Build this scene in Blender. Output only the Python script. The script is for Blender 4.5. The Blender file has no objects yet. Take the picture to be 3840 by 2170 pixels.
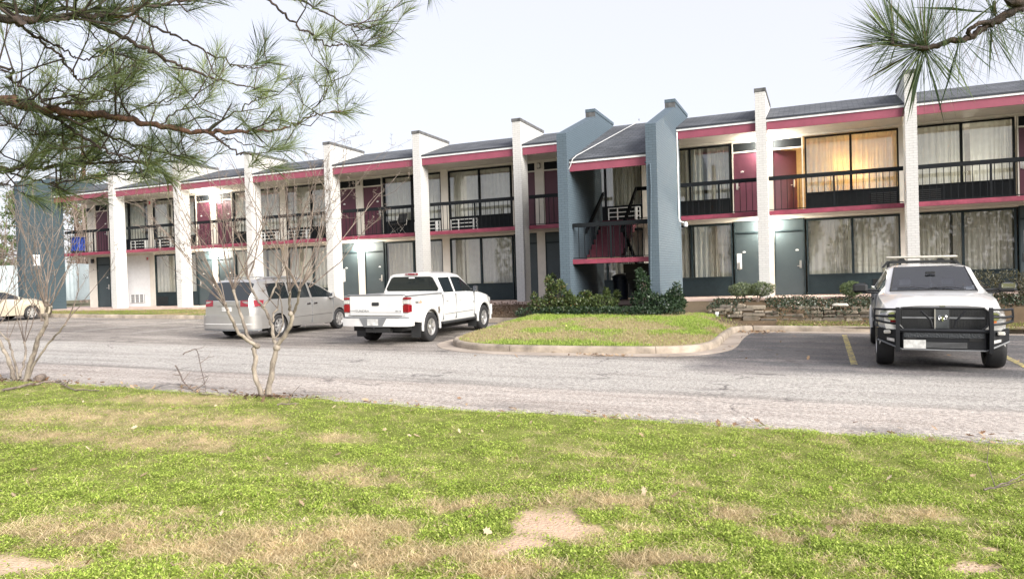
import bpy, bmesh, math, random
import numpy as np
from mathutils import Vector, Matrix
R = math.radians
rng = random.Random(7)
nr = np.random.RandomState(11)
SC = bpy.context.scene
COL = SC.collection

# ------------------------------------------------------------------ camera geometry (metres, camera at x=y=0)
CZ = 1.65
FPX, PITCH, ROLL, YAW = 2717.18, 0.0158, -0.0303, 0.403
W0, H0 = 3840.0, 2170.0
OX, OY = -19.457, 35.265                       # front corner of the first pillar
DA = Vector((math.cos(YAW), -math.sin(YAW), 0))   # along the facade
DN = Vector((math.sin(YAW), math.cos(YAW), 0))    # into the building
CY, CX = .0135, -.010
C0 = -1.55 - CY*18.2 + CX*2.2

def ray(x, y):
    a = x - W0/2; b = y - H0/2
    c, s = math.cos(ROLL), math.sin(ROLL)
    u = a*c + b*s; v = -a*s + b*c
    xc, yc, zc = u/FPX, 1.0, -v/FPX
    return Vector((xc, yc*math.cos(PITCH) + zc*math.sin(PITCH), -yc*math.sin(PITCH) + zc*math.cos(PITCH)))

def at(x, y, depth):
    r = ray(x, y); p = r*(depth/r.y)
    return Vector((p.x, p.y, p.z + CZ))

def lot_z(x, y):
    y = min(max(y, -40), 45); x = min(max(x, -45), 45)
    return C0 + CY*y + CX*x + CZ

def lot_ao(a, o):                              # lot height at facade coordinates
    return lot_z(OX + DA.x*a + DN.x*o, OY + DA.y*a + DN.y*o)

def B(a, o, z=0.0):                            # facade coordinates -> world
    return Vector((OX + DA.x*a + DN.x*o, OY + DA.y*a + DN.y*o, z))

def AO(x, y):
    q = Vector((x - OX, y - OY, 0))
    return q.dot(DA), q.dot(DN)

# ------------------------------------------------------------------ materials
def new_mat(name):
    m = bpy.data.materials.new(name); m.use_nodes = True
    return m, m.node_tree.nodes, m.node_tree.links, m.node_tree.nodes['Principled BSDF']

def nd(ns, t, **kw):
    n = ns.new(t)
    for k, v in kw.items():
        if k in n.inputs: n.inputs[k].default_value = v
        else: setattr(n, k, v)
    return n

def mat(name, col, rough=.6, metal=0.0, var=.12, scale=6.0, bump=0.0, bscale=60.0, spec=.5, coat=0.0):
    m, ns, ln, p = new_mat(name)
    p.inputs['Roughness'].default_value = rough
    p.inputs['Metallic'].default_value = metal
    p.inputs['Specular IOR Level'].default_value = spec
    if coat:
        p.inputs['Coat Weight'].default_value = coat
        p.inputs['Coat Roughness'].default_value = .04
    tc = nd(ns, 'ShaderNodeTexCoord')
    no = nd(ns, 'ShaderNodeTexNoise', Scale=scale, Detail=5.0, Roughness=.65)
    ln.new(tc.outputs['Object'], no.inputs['Vector'])
    mx = nd(ns, 'ShaderNodeMix', data_type='RGBA')
    c = Vector(col[:3])
    mx.inputs[6].default_value = (*(c*(1-var)), 1); mx.inputs[7].default_value = (*[min(1, v*(1+var)) for v in c], 1)
    rp = nd(ns, 'ShaderNodeMapRange'); rp.inputs[1].default_value = .3; rp.inputs[2].default_value = .7
    ln.new(no.outputs['Fac'], rp.inputs[0]); ln.new(rp.outputs[0], mx.inputs[0])
    ln.new(mx.outputs[2], p.inputs['Base Color'])
    if bump:
        n2 = nd(ns, 'ShaderNodeTexNoise', Scale=bscale, Detail=4.0)
        ln.new(tc.outputs['Object'], n2.inputs['Vector'])
        b = nd(ns, 'ShaderNodeBump', Strength=bump, Distance=.02)
        ln.new(n2.outputs['Fac'], b.inputs['Height']); ln.new(b.outputs['Normal'], p.inputs['Normal'])
    return m

def brick_mat(name, col, mortar, stain=(.3, .28, .25), stain_amt=.25, bw=.21, bh=.075):
    m, ns, ln, p = new_mat(name)
    p.inputs['Roughness'].default_value = .75
    tc = nd(ns, 'ShaderNodeTexCoord'); sp = nd(ns, 'ShaderNodeSeparateXYZ'); ln.new(tc.outputs['Object'], sp.inputs[0])
    ad = nd(ns, 'ShaderNodeMath', operation='ADD'); ln.new(sp.outputs[0], ad.inputs[0]); ln.new(sp.outputs[1], ad.inputs[1])
    cb = nd(ns, 'ShaderNodeCombineXYZ'); ln.new(ad.outputs[0], cb.inputs[0]); ln.new(sp.outputs[2], cb.inputs[1])
    br = nd(ns, 'ShaderNodeTexBrick', Scale=1.0)
    br.inputs['Brick Width'].default_value = bw; br.inputs['Row Height'].default_value = bh
    br.inputs['Mortar Size'].default_value = .006; br.inputs['Mortar Smooth'].default_value = .3
    c = Vector(col)
    br.inputs['Color1'].default_value = (*(c*.94), 1); br.inputs['Color2'].default_value = (*c, 1); br.inputs['Mortar'].default_value = (*mortar, 1)
    ln.new(cb.outputs[0], br.inputs['Vector'])
    mp = nd(ns, 'ShaderNodeMapping'); mp.inputs['Scale'].default_value = (2.2, 2.2, .4); ln.new(tc.outputs['Object'], mp.inputs[0])
    no = nd(ns, 'ShaderNodeTexNoise', Scale=1.6, Detail=7.0, Roughness=.7); ln.new(mp.outputs[0], no.inputs['Vector'])
    rp = nd(ns, 'ShaderNodeMapRange'); rp.inputs[1].default_value = .55; rp.inputs[2].default_value = .8; rp.inputs[4].default_value = stain_amt
    ln.new(no.outputs['Fac'], rp.inputs[0])
    mx = nd(ns, 'ShaderNodeMix', data_type='RGBA'); mx.inputs[7].default_value = (*stain, 1)
    ln.new(rp.outputs[0], mx.inputs[0]); ln.new(br.outputs['Color'], mx.inputs[6]); ln.new(mx.outputs[2], p.inputs['Base Color'])
    b = nd(ns, 'ShaderNodeBump', Strength=.6, Distance=.012, invert=True)
    ln.new(br.outputs['Fac'], b.inputs['Height']); ln.new(b.outputs['Normal'], p.inputs['Normal'])
    return m

M = {}
M['brick_white'] = brick_mat('painted white brick', (.57, .56, .54), (.41, .40, .38), (.34, .31, .27), .5)
M['brick_slate'] = brick_mat('painted slate brick', (.082, .115, .142), (.04, .058, .074), (.07, .09, .105), .5)
M['brick_darker'] = brick_mat('dark end wall brick', (.042, .068, .082), (.025, .042, .052), (.05, .065, .07), .5)  # darker tone of the slate brick, used on the end wall only
M['cap'] = mat('weathered cap', (.10, .10, .10), .8, var=.5, scale=5, bump=.3)
M['fascia'] = mat('red fascia paint', (.25, .058, .09), .6, var=.12, scale=3)
M['drip'] = mat('white trim', (.74, .74, .74), .5, var=.06)
M['edge'] = mat('roof edge', (.03, .035, .045), .7)
M['soffit'] = mat('cream stucco', (.56, .51, .45), .8, var=.08, scale=4, bump=.2, bscale=40)
M['post'] = mat('cream paint', (.66, .62, .55), .7, var=.08, scale=3, bump=.1)
M['slabedge'] = mat('red slab edge', (.24, .04, .07), .6, var=.3, scale=4)
M['slab'] = mat('slab concrete', (.45, .40, .35), .85, var=.15)
M['dark'] = mat('charcoal paint', (.008, .010, .012), .7, var=.2, spec=.2)
M['teal'] = mat('dark teal paint', (.016, .029, .034), .6, var=.15, spec=.3)
M['tealdoor'] = mat('slate green door paint', (.045, .063, .07), .5, var=.1, scale=2)
M['maroon'] = mat('maroon door paint', (.085, .021, .038), .45, var=.12, scale=2)
M['steel'] = mat('brushed steel', (.6, .58, .54), .35, .9, var=.1)
M['conduit'] = mat('galvanised conduit', (.5, .5, .5), .5, var=.1)
M['white'] = mat('white paint', (.8, .8, .78), .5, var=.05)
M['concrete'] = mat('pink concrete', (.50, .38, .33), .85, var=.2, scale=2.5, bump=.2)
M['inner'] = mat('room wall', (.42, .38, .32), .9)
M['stairred'] = mat('red stair paint', (.15, .032, .05), .6, var=.15, scale=4)
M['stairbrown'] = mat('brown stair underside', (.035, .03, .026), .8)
M['tread'] = mat('worn yellow nosing', (.5, .4, .22), .8, var=.2)
M['rubber'] = mat('black rubber', (.018, .018, .019), .75, var=.2, scale=20, bump=.2, bscale=80)
M['red_box'] = mat('red alarm plastic', (.35, .03, .05), .4)
M['plastic_black'] = mat('black plastic', (.02, .021, .022), .5, var=.15)
M['chrome'] = mat('chrome', (.75, .75, .75), .12, 1.0, var=.02)
M['alloy'] = mat('alloy wheel', (.58, .57, .56), .35, .75, var=.08)
M['grey_plastic'] = mat('grey plastic', (.16, .165, .17), .55)
M['plate'] = mat('blurred number plate', (.5, .5, .48), .5, var=.35, scale=9)
M['underbody'] = mat('underbody', (.012, .012, .012), .9)
M['redlens'] = mat('red lens', (.20, .003, .011), .12, var=.35, scale=25, coat=.6)
M['clearlens'] = mat('clear lens', (.62, .62, .60), .12, .35, var=.25, scale=18, coat=.6)
M['amber'] = mat('amber lens', (.75, .22, .05), .2, coat=.5)
M['signwhite'] = mat('sign sheet', (.78, .76, .74), .5, var=.04)
M['signgrey'] = mat('sign print', (.2, .2, .2), .6)

def shingle_mat():
    m, ns, ln, p = new_mat('asphalt shingles'); p.inputs['Roughness'].default_value = .9
    tc = nd(ns, 'ShaderNodeTexCoord'); br = nd(ns, 'ShaderNodeTexBrick', Scale=1.0)
    br.inputs['Brick Width'].default_value = .32; br.inputs['Row Height'].default_value = .14; br.inputs['Mortar Size'].default_value = .012
    br.inputs['Color1'].default_value = (.060, .066, .076, 1); br.inputs['Color2'].default_value = (.10, .106, .118, 1); br.inputs['Mortar'].default_value = (.03, .033, .04, 1)
    ln.new(tc.outputs['Object'], br.inputs['Vector'])
    no = nd(ns, 'ShaderNodeTexNoise', Scale=1.1, Detail=6.0); ln.new(tc.outputs['Object'], no.inputs['Vector'])
    mx = nd(ns, 'ShaderNodeMix', data_type='RGBA', blend_type='MULTIPLY'); mx.inputs[0].default_value = .8
    rp = nd(ns, 'ShaderNodeMapRange'); rp.inputs[1].default_value = .3; rp.inputs[2].default_value = .7; rp.inputs[3].default_value = .65; rp.inputs[4].default_value = 1.35
    ln.new(no.outputs['Fac'], rp.inputs[0])
    cc = nd(ns, 'ShaderNodeCombineXYZ')
    for i in range(3): ln.new(rp.outputs[0], cc.inputs[i])
    ln.new(br.outputs['Color'], mx.inputs[6]); ln.new(cc.outputs[0], mx.inputs[7]); ln.new(mx.outputs[2], p.inputs['Base Color'])
    b = nd(ns, 'ShaderNodeBump', Strength=.5, Distance=.02, invert=True); ln.new(br.outputs['Fac'], b.inputs['Height']); ln.new(b.outputs['Normal'], p.inputs['Normal'])
    return m
M['shingle'] = shingle_mat()

def glass_mat(name='window glass', tint=(.96, .97, .96), ior=1.85):
    m, ns, ln, p = new_mat(name)
    out = ns['Material Output']; ns.remove(p)
    tr = nd(ns, 'ShaderNodeBsdfTransparent'); tr.inputs[0].default_value = (*tint, 1)
    gl = nd(ns, 'ShaderNodeBsdfGlossy', Roughness=.015); gl.inputs[0].default_value = (1, 1, 1, 1)
    f0 = ((ior-1)/(ior+1))**2
    lw = nd(ns, 'ShaderNodeLayerWeight', Blend=.5); pw = nd(ns, 'ShaderNodeMath', operation='POWER'); pw.inputs[1].default_value = 5.0; ln.new(lw.outputs['Facing'], pw.inputs[0])
    fr = nd(ns, 'ShaderNodeMath', operation='MULTIPLY_ADD'); fr.inputs[1].default_value = 1-f0; fr.inputs[2].default_value = f0; ln.new(pw.outputs[0], fr.inputs[0])
    tc = nd(ns, 'ShaderNodeTexCoord'); no = nd(ns, 'ShaderNodeTexNoise', Scale=.9, Detail=1.0); ln.new(tc.outputs['Object'], no.inputs['Vector'])
    b = nd(ns, 'ShaderNodeBump', Strength=.012, Distance=.2); ln.new(no.outputs['Fac'], b.inputs['Height']); ln.new(b.outputs['Normal'], gl.inputs['Normal'])
    mx = nd(ns, 'ShaderNodeMixShader'); ln.new(fr.outputs[0], mx.inputs[0]); ln.new(tr.outputs[0], mx.inputs[1]); ln.new(gl.outputs[0], mx.inputs[2])
    ln.new(mx.outputs[0], out.inputs['Surface'])
    return m
M['glass'] = glass_mat()
M['carglass'] = mat('tinted car glass', (.012, .016, .018), .03, var=.05, spec=.9)

def curtain_mat():
    m, ns, ln, p = new_mat('curtain cloth'); out = ns['Material Output']; ns.remove(p)
    tc = nd(ns, 'ShaderNodeTexCoord'); no = nd(ns, 'ShaderNodeTexNoise', Scale=5.0, Detail=4.0); ln.new(tc.outputs['Object'], no.inputs['Vector'])
    cr = nd(ns, 'ShaderNodeValToRGB'); cr.color_ramp.elements[0].color = (.68, .65, .56, 1); cr.color_ramp.elements[1].color = (.90, .88, .80, 1)
    ln.new(no.outputs['Fac'], cr.inputs[0])
    d = nd(ns, 'ShaderNodeBsdfDiffuse'); t = nd(ns, 'ShaderNodeBsdfTranslucent'); ln.new(cr.outputs[0], d.inputs[0]); ln.new(cr.outputs[0], t.inputs[0])
    mx = nd(ns, 'ShaderNodeMixShader'); mx.inputs[0].default_value = .35
    ln.new(d.outputs[0], mx.inputs[1]); ln.new(t.outputs[0], mx.inputs[2]); ln.new(mx.outputs[0], out.inputs['Surface'])
    return m
M['curtain'] = curtain_mat()

def emit_mat(name, col, s):
    m, ns, ln, p = new_mat(name)
    p.inputs['Base Color'].default_value = (*col, 1); p.inputs['Emission Color'].default_value = (*col, 1); p.inputs['Emission Strength'].default_value = s
    return m
M['lamp_on'] = emit_mat('lit lamp glass', (1, .97, .9), 110)
M['lamp_warm'] = emit_mat('lit warm lamp shade', (1, .55, .14), 22)
M['lamp_off'] = mat('unlit lamp glass', (.6, .58, .52), .3)

def car_paint(name, col, metal=0.0, rough=.3, dirt=.06):
    return mat(name, col, rough, metal, var=dirt, scale=2.2, coat=.8)

# ------------------------------------------------------------------ mesh builder
class MB:
    def __init__(s): s.v = []; s.f = []; s.mi = []; s.m = 0
    def add(s, vs, fs):
        b = len(s.v); s.v += [tuple(x) for x in vs]
        for f in fs: s.f.append(tuple(b+i for i in f)); s.mi.append(s.m)
        return s
    def box(s, x0, x1, y0, y1, z0, z1):
        return s.add([(x0,y0,z0),(x1,y0,z0),(x1,y1,z0),(x0,y1,z0),(x0,y0,z1),(x1,y0,z1),(x1,y1,z1),(x0,y1,z1)],
                     [(0,3,2,1),(4,5,6,7),(0,1,5,4),(1,2,6,5),(2,3,7,6),(3,0,4,7)])
    def rbox(s, x0, x1, y0, y1, z0, z1, r=.02):      # box with chamfered vertical and top edges
        p = [(x0+r,y0),(x1-r,y0),(x1,y0+r),(x1,y1-r),(x1-r,y1),(x0+r,y1),(x0,y1-r),(x0,y0+r)]
        cx, cy = (x0+x1)/2, (y0+y1)/2
        def ring(z, k):
            return [(px + (k if px < cx else -k), py + (k if py < cy else -k), z) for px, py in p]
        vs = ring(z0, r) + ring(z0+r, 0) + ring(z1-r, 0) + ring(z1, r)
        fs = [tuple(range(7,-1,-1)), tuple(range(24, 32))]
        for k in range(3):
            for i in range(8):
                j = (i+1) % 8; fs.append((k*8+i, k*8+j, k*8+8+j, k*8+8+i))
        return s.add(vs, fs)
    def prism_x(s, poly, x0, x1):                    # polygon in (y,z), extruded along x
        n = len(poly)
        vs = [(x0, y, z) for y, z in poly] + [(x1, y, z) for y, z in poly]
        fs = [tuple(range(n-1,-1,-1)), tuple(range(n, 2*n))] + [(i, (i+1)%n, n+(i+1)%n, n+i) for i in range(n)]
        return s.add(vs, fs)
    def prism_z(s, poly, z0, z1):
        n = len(poly)
        vs = [(x, y, z0) for x, y in poly] + [(x, y, z1) for x, y in poly]
        fs = [tuple(range(n-1,-1,-1)), tuple(range(n, 2*n))] + [(i, (i+1)%n, n+(i+1)%n, n+i) for i in range(n)]
        return s.add(vs, fs)
    def prism_y(s, poly, y0, y1):                    # polygon in (x,z)
        n = len(poly)
        vs = [(x, y0, z) for x, z in poly] + [(x, y1, z) for x, z in poly]
        fs = [tuple(range(n)), tuple(range(2*n-1, n-1, -1))] + [(i, n+i, n+(i+1)%n, (i+1)%n) for i in range(n)]
        return s.add(vs, fs)
    def tube(s, pts, rad, n=6, cap=True):
        pts = [Vector(p) for p in pts]
        if not hasattr(rad, '__len__'): rad = [rad]*len(pts)
        up = Vector((0,0,1)); vs = []; prev = None
        for i, p in enumerate(pts):
            t = (pts[min(i+1, len(pts)-1)] - pts[max(i-1, 0)])
            if t.length < 1e-9: t = Vector((0,0,1))
            t.normalize()
            if prev is None:
                a = t.cross(up if abs(t.z) < .9 else Vector((1,0,0))).normalized()
            else:
                a = prev - t*prev.dot(t)
                a = a.normalized() if a.length > 1e-6 else t.orthogonal().normalized()
            prev = a; b = t.cross(a)
            for k in range(n):
                w = 2*math.pi*k/n; vs.append(p + (a*math.cos(w) + b*math.sin(w))*rad[i])
        fs = []
        for i in range(len(pts)-1):
            for k in range(n):
                j = (k+1) % n; fs.append((i*n+k, i*n+j, (i+1)*n+j, (i+1)*n+k))
        if cap:
            fs.append(tuple(range(n-1,-1,-1))); L = (len(pts)-1)*n; fs.append(tuple(range(L, L+n)))
        return s.add(vs, fs)
    def lathe_y(s, prof, c=(0,0,0), n=24):           # profile (r, y) round the y axis
        vs = []; k = len(prof)
        for i in range(n):
            w = 2*math.pi*i/n
            for r, y in prof: vs.append((c[0]+r*math.cos(w), c[1]+y, c[2]+r*math.sin(w)))
        fs = []
        for i in range(n):
            j = (i+1) % n
            for q in range(k-1): fs.append((i*k+q, i*k+q+1, j*k+q+1, j*k+q))
        return s.add(vs, fs)
    def lathe_z(s, prof, c=(0,0,0), n=16):
        vs = []; k = len(prof)
        for i in range(n):
            w = 2*math.pi*i/n
            for r, z in prof: vs.append((c[0]+r*math.cos(w), c[1]+r*math.sin(w), c[2]+z))
        fs = []
        for i in range(n):
            j = (i+1) % n
            for q in range(k-1): fs.append((i*k+q, j*k+q, j*k+q+1, i*k+q+1))
        return s.add(vs, fs)
    def build(s, name, m, parent=None, smooth=None, fix=True):
        me = bpy.data.meshes.new(name)
        me.from_pydata(s.v, [], s.f)
        ms = m if isinstance(m, (list, tuple)) else [m]
        for x in ms: me.materials.append(x)
        if len(ms) > 1: me.polygons.foreach_set('material_index', s.mi)
        if fix:
            bm = bmesh.new(); bm.from_mesh(me); bmesh.ops.recalc_face_normals(bm, faces=bm.faces); bm.to_mesh(me); bm.free()
        if smooth:
            me.shade_smooth(); me.set_sharp_from_angle(angle=R(smooth))
        me.update()
        return link(name, me, parent)

def link(name, me, parent=None):
    o = bpy.data.objects.new(name, me); COL.objects.link(o)
    if parent: o.parent = parent
    return o

def tag(o, label=None, cat=None, group=None, kind=None):
    if label: o['label'] = label
    if cat: o['category'] = cat
    if group: o['group'] = group
    if kind: o['kind'] = kind
    return o

def empty(name, loc, rz=0.0, label=None, cat=None, group=None):
    o = bpy.data.objects.new(name, None); COL.objects.link(o); o.location = loc; o.rotation_euler = (0, 0, rz); o.empty_display_size = .3
    return tag(o, label, cat, group)

def np_obj(name, V, F, m, parent=None, col=None, smooth=False):
    """V (n,3) float, F (k,3|4) int -> one mesh object; col (n,3) optional point colours"""
    me = bpy.data.meshes.new(name); V = np.asarray(V, np.float32); F = np.asarray(F, np.int32)
    k = F.shape[1]
    me.vertices.add(len(V)); me.vertices.foreach_set('co', V.ravel())
    me.loops.add(F.size); me.loops.foreach_set('vertex_index', F.ravel())
    me.polygons.add(len(F)); me.polygons.foreach_set('loop_start', np.arange(0, F.size, k, dtype=np.int32))
    me.polygons.foreach_set('loop_total', np.full(len(F), k, np.int32))
    if smooth: me.polygons.foreach_set('use_smooth', np.ones(len(F), bool))
    if col is not None:
        at_ = me.color_attributes.new('Col', 'FLOAT_COLOR', 'POINT')
        c4 = np.ones((len(V), 4), np.float32); c4[:, :3] = col; at_.data.foreach_set('color', c4.ravel())
    me.materials.append(m); me.update(calc_edges=True); me.validate()
    return link(name, me, parent)

def col_mat(name, rough=.7, trans=0.0, spec=.3, bump=0.0, bscale=80):
    m, ns, ln, p = new_mat(name)
    a = nd(ns, 'ShaderNodeVertexColor', layer_name='Col')
    ln.new(a.outputs[0], p.inputs['Base Color']); p.inputs['Roughness'].default_value = rough; p.inputs['Specular IOR Level'].default_value = spec
    if bump:
        tc = nd(ns, 'ShaderNodeTexCoord'); n2 = nd(ns, 'ShaderNodeTexNoise', Scale=bscale, Detail=4.0); ln.new(tc.outputs['Object'], n2.inputs['Vector'])
        b = nd(ns, 'ShaderNodeBump', Strength=bump, Distance=.03); ln.new(n2.outputs['Fac'], b.inputs['Height']); ln.new(b.outputs['Normal'], p.inputs['Normal'])
    if trans:
        out = ns['Material Output']; t = nd(ns, 'ShaderNodeBsdfTranslucent'); ln.new(a.outputs[0], t.inputs[0])
        mx = nd(ns, 'ShaderNodeMixShader'); mx.inputs[0].default_value = trans
        ln.new(p.outputs[0], mx.inputs[1]); ln.new(t.outputs[0], mx.inputs[2]); ln.new(mx.outputs[0], out.inputs['Surface'])
    return m

def text_mesh(name, txt, size, m, parent, mtx, depth=.003, sx=1.0):
    cu = bpy.data.curves.new(name, 'FONT'); cu.body = txt; cu.size = size; cu.extrude = depth; cu.align_x = 'CENTER'; cu.align_y = 'CENTER'
    tmp = bpy.data.objects.new(name + '_tmp', cu); COL.objects.link(tmp)
    bpy.context.view_layer.update()
    me = bpy.data.meshes.new_from_object(tmp.evaluated_get(bpy.context.evaluated_depsgraph_get()))
    bpy.data.objects.remove(tmp); me.name = name
    me.transform(mtx @ Matrix.Diagonal((sx, 1, 1, 1)))
    me.materials.clear(); me.materials.append(m)
    return link(name, me, parent)
# ================================================================== MOTEL BUILDING (local x = along, y = inwards, z from camera height)
S = 4.27; ZG = -.88; Z2 = 1.95; PW = .322
bld = empty('motel_building', (OX, OY, CZ), -YAW, 'two storey motel with white brick pillars, red fascia bands and open walkways', 'motel')
def post_a(r): return .47 + 4.232*r
WY = 2.0                                         # wall plane
# --- pillars
proto = None
for i in list(range(0, 6)) + [7, 8, 9, 10]:
    if proto is None:
        mb = MB(); mb.prism_x([(0, -1.6), (.62, -1.6), (.62, 4.70), (2.46, 5.40), (2.46, 5.73), (0, 5.76)], 0, PW)
        proto = mb.build('pillar', M['brick_white'], bld)
        mc = MB(); mc.prism_x([(-.02, 5.762), (2.49, 5.732), (2.49, 5.84), (-.02, 5.875)], -.02, PW+.02)
        capp = mc.build('cap', M['cap'], proto)
    else:
        o = proto.copy(); COL.objects.link(o); o.location = (i*S, 0, 0)
        c = capp.copy(); COL.objects.link(c); c.parent = o
# --- dark stair walls and the end wall
for a0, yf, zf, zi in ((S*6-1.415, -3.25, 4.46, 5.60), (S*6+1.385, -3.25, 4.46, 5.60), (-4.49, -1.6, 5.45, 5.72)):
    yb = .62
    mb = MB(); mb.prism_x([(yf, -1.75), (yb, -1.75), (yb, 4.7), (2.46, 5.4), (2.46, 5.73), (0, 5.76), (0, zi), (yf, zf)], 0, PW)
    o = mb.build('stair_wall' if yf < -3 else 'end_wall', M['brick_slate'] if yf < -3 else M['brick_darker'], bld); o.location = (a0, 0, 0)
    mc = MB(); mc.prism_x([(-.02, 5.762), (2.49, 5.732), (2.49, 5.84), (-.02, 5.875)], -.02, PW+.02)
    mc.build('cap', M['brick_slate'] if yf < -3 else M['cap'], o)
    if yf < -3:
        mc = MB(); mc.box(-.015, PW+.015, -.012, .0, 5.55, 5.76); mc.build('cap', M['cap'], o)
D1R = S*6-1.415+PW; D2L = S*6+1.385; D2R = D2L+PW
XE = S*11
# --- roof: sloped front strip, ridge, flat back; stair bay slope runs further down
mb = MB()
SL = (5.70-4.92)/(2.49-.10)
def roofstrip(a0, a1, y0, z0):
    n = 1
    mb.add([(a0, y0, z0), (a1, y0, z0), (a1, 2.49, 5.70), (a0, 2.49, 5.70)], [(0, 1, 2, 3)])
roofstrip(-4.17, D1R-.1, .10, 4.92); roofstrip(D2L+.1, XE, .10, 4.92)
roofstrip(D1R, D2L, -3.02, 3.665)
mb.add([(-4.3, 2.49, 5.695), (XE, 2.49, 5.695), (XE, 15, 5.6), (-4.3, 15, 5.6)], [(0, 1, 2, 3)])
mb.add([(-4.3, 15, 5.6), (XE, 15, 5.6), (XE, 15, -1.6), (-4.3, 15, -1.6)], [(0, 1, 2, 3)])
roof = mb.build('roof', M['shingle'], bld)
# --- fascias, drip edge, soffit per bay
bays = [(-4.17, 0)] + [(i*S+PW, (i+1)*S) for i in range(0, 5)] + [(5*S+PW, D1R-PW), (D2R, 7*S)] + [(i*S+PW, (i+1)*S) for i in range(7, 10)] + [(10*S+PW, XE)]
for a0, a1 in bays:
    f = MB().box(a0+.015, a1-.015, .14, .19, 4.53, 4.795).build('fascia', M['fascia'], bld)
    MB().box(a0+.003, a1-.003, .105, .185, 4.797, 4.862).build('drip_edge', M['drip'], f)
    MB().box(a0+.003, a1-.003, .085, .20, 4.864, 4.918).build('roof_edge', M['edge'], f)
    e = MB().box(a0+.005, a1-.005, .60, .655, 1.81, 1.952).build('slab_edge', M['slabedge'], bld)
f = MB().box(D1R+.004, D2L-.004, -3.0, -2.95, 3.29, 3.54).build('fascia', M['fascia'], bld)
MB().box(D1R+.002, D2L-.002, -3.04, -2.96, 3.542, 3.605).build('drip_edge', M['drip'], f)
MB().box(D1R+.002, D2L-.002, -3.06, -2.95, 3.607, 3.66).build('roof_edge', M['edge'], f)
mb = MB()
mb.box(-4.17, XE, .20, 9.0, 4.60, 4.66)
mb.add([(D1R+.003, -2.94, 3.35), (D2L-.003, -2.94, 3.35), (D2L-.003, .2, 4.58), (D1R+.003, .2, 4.58)], [(0, 1, 2, 3)])
mb.build('soffit', M['soffit'], bld)
mb = MB(); mb.box(-4.17, D1R, .657, 9.0, 1.80, 1.944); mb.box(D2L, XE, .657, 9.0, 1.80, 1.944); mb.box(D1R, D2L, .66, 9.0, 1.80, 1.944)
mb.build('upper_walkway', M['slab'], bld)
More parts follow.
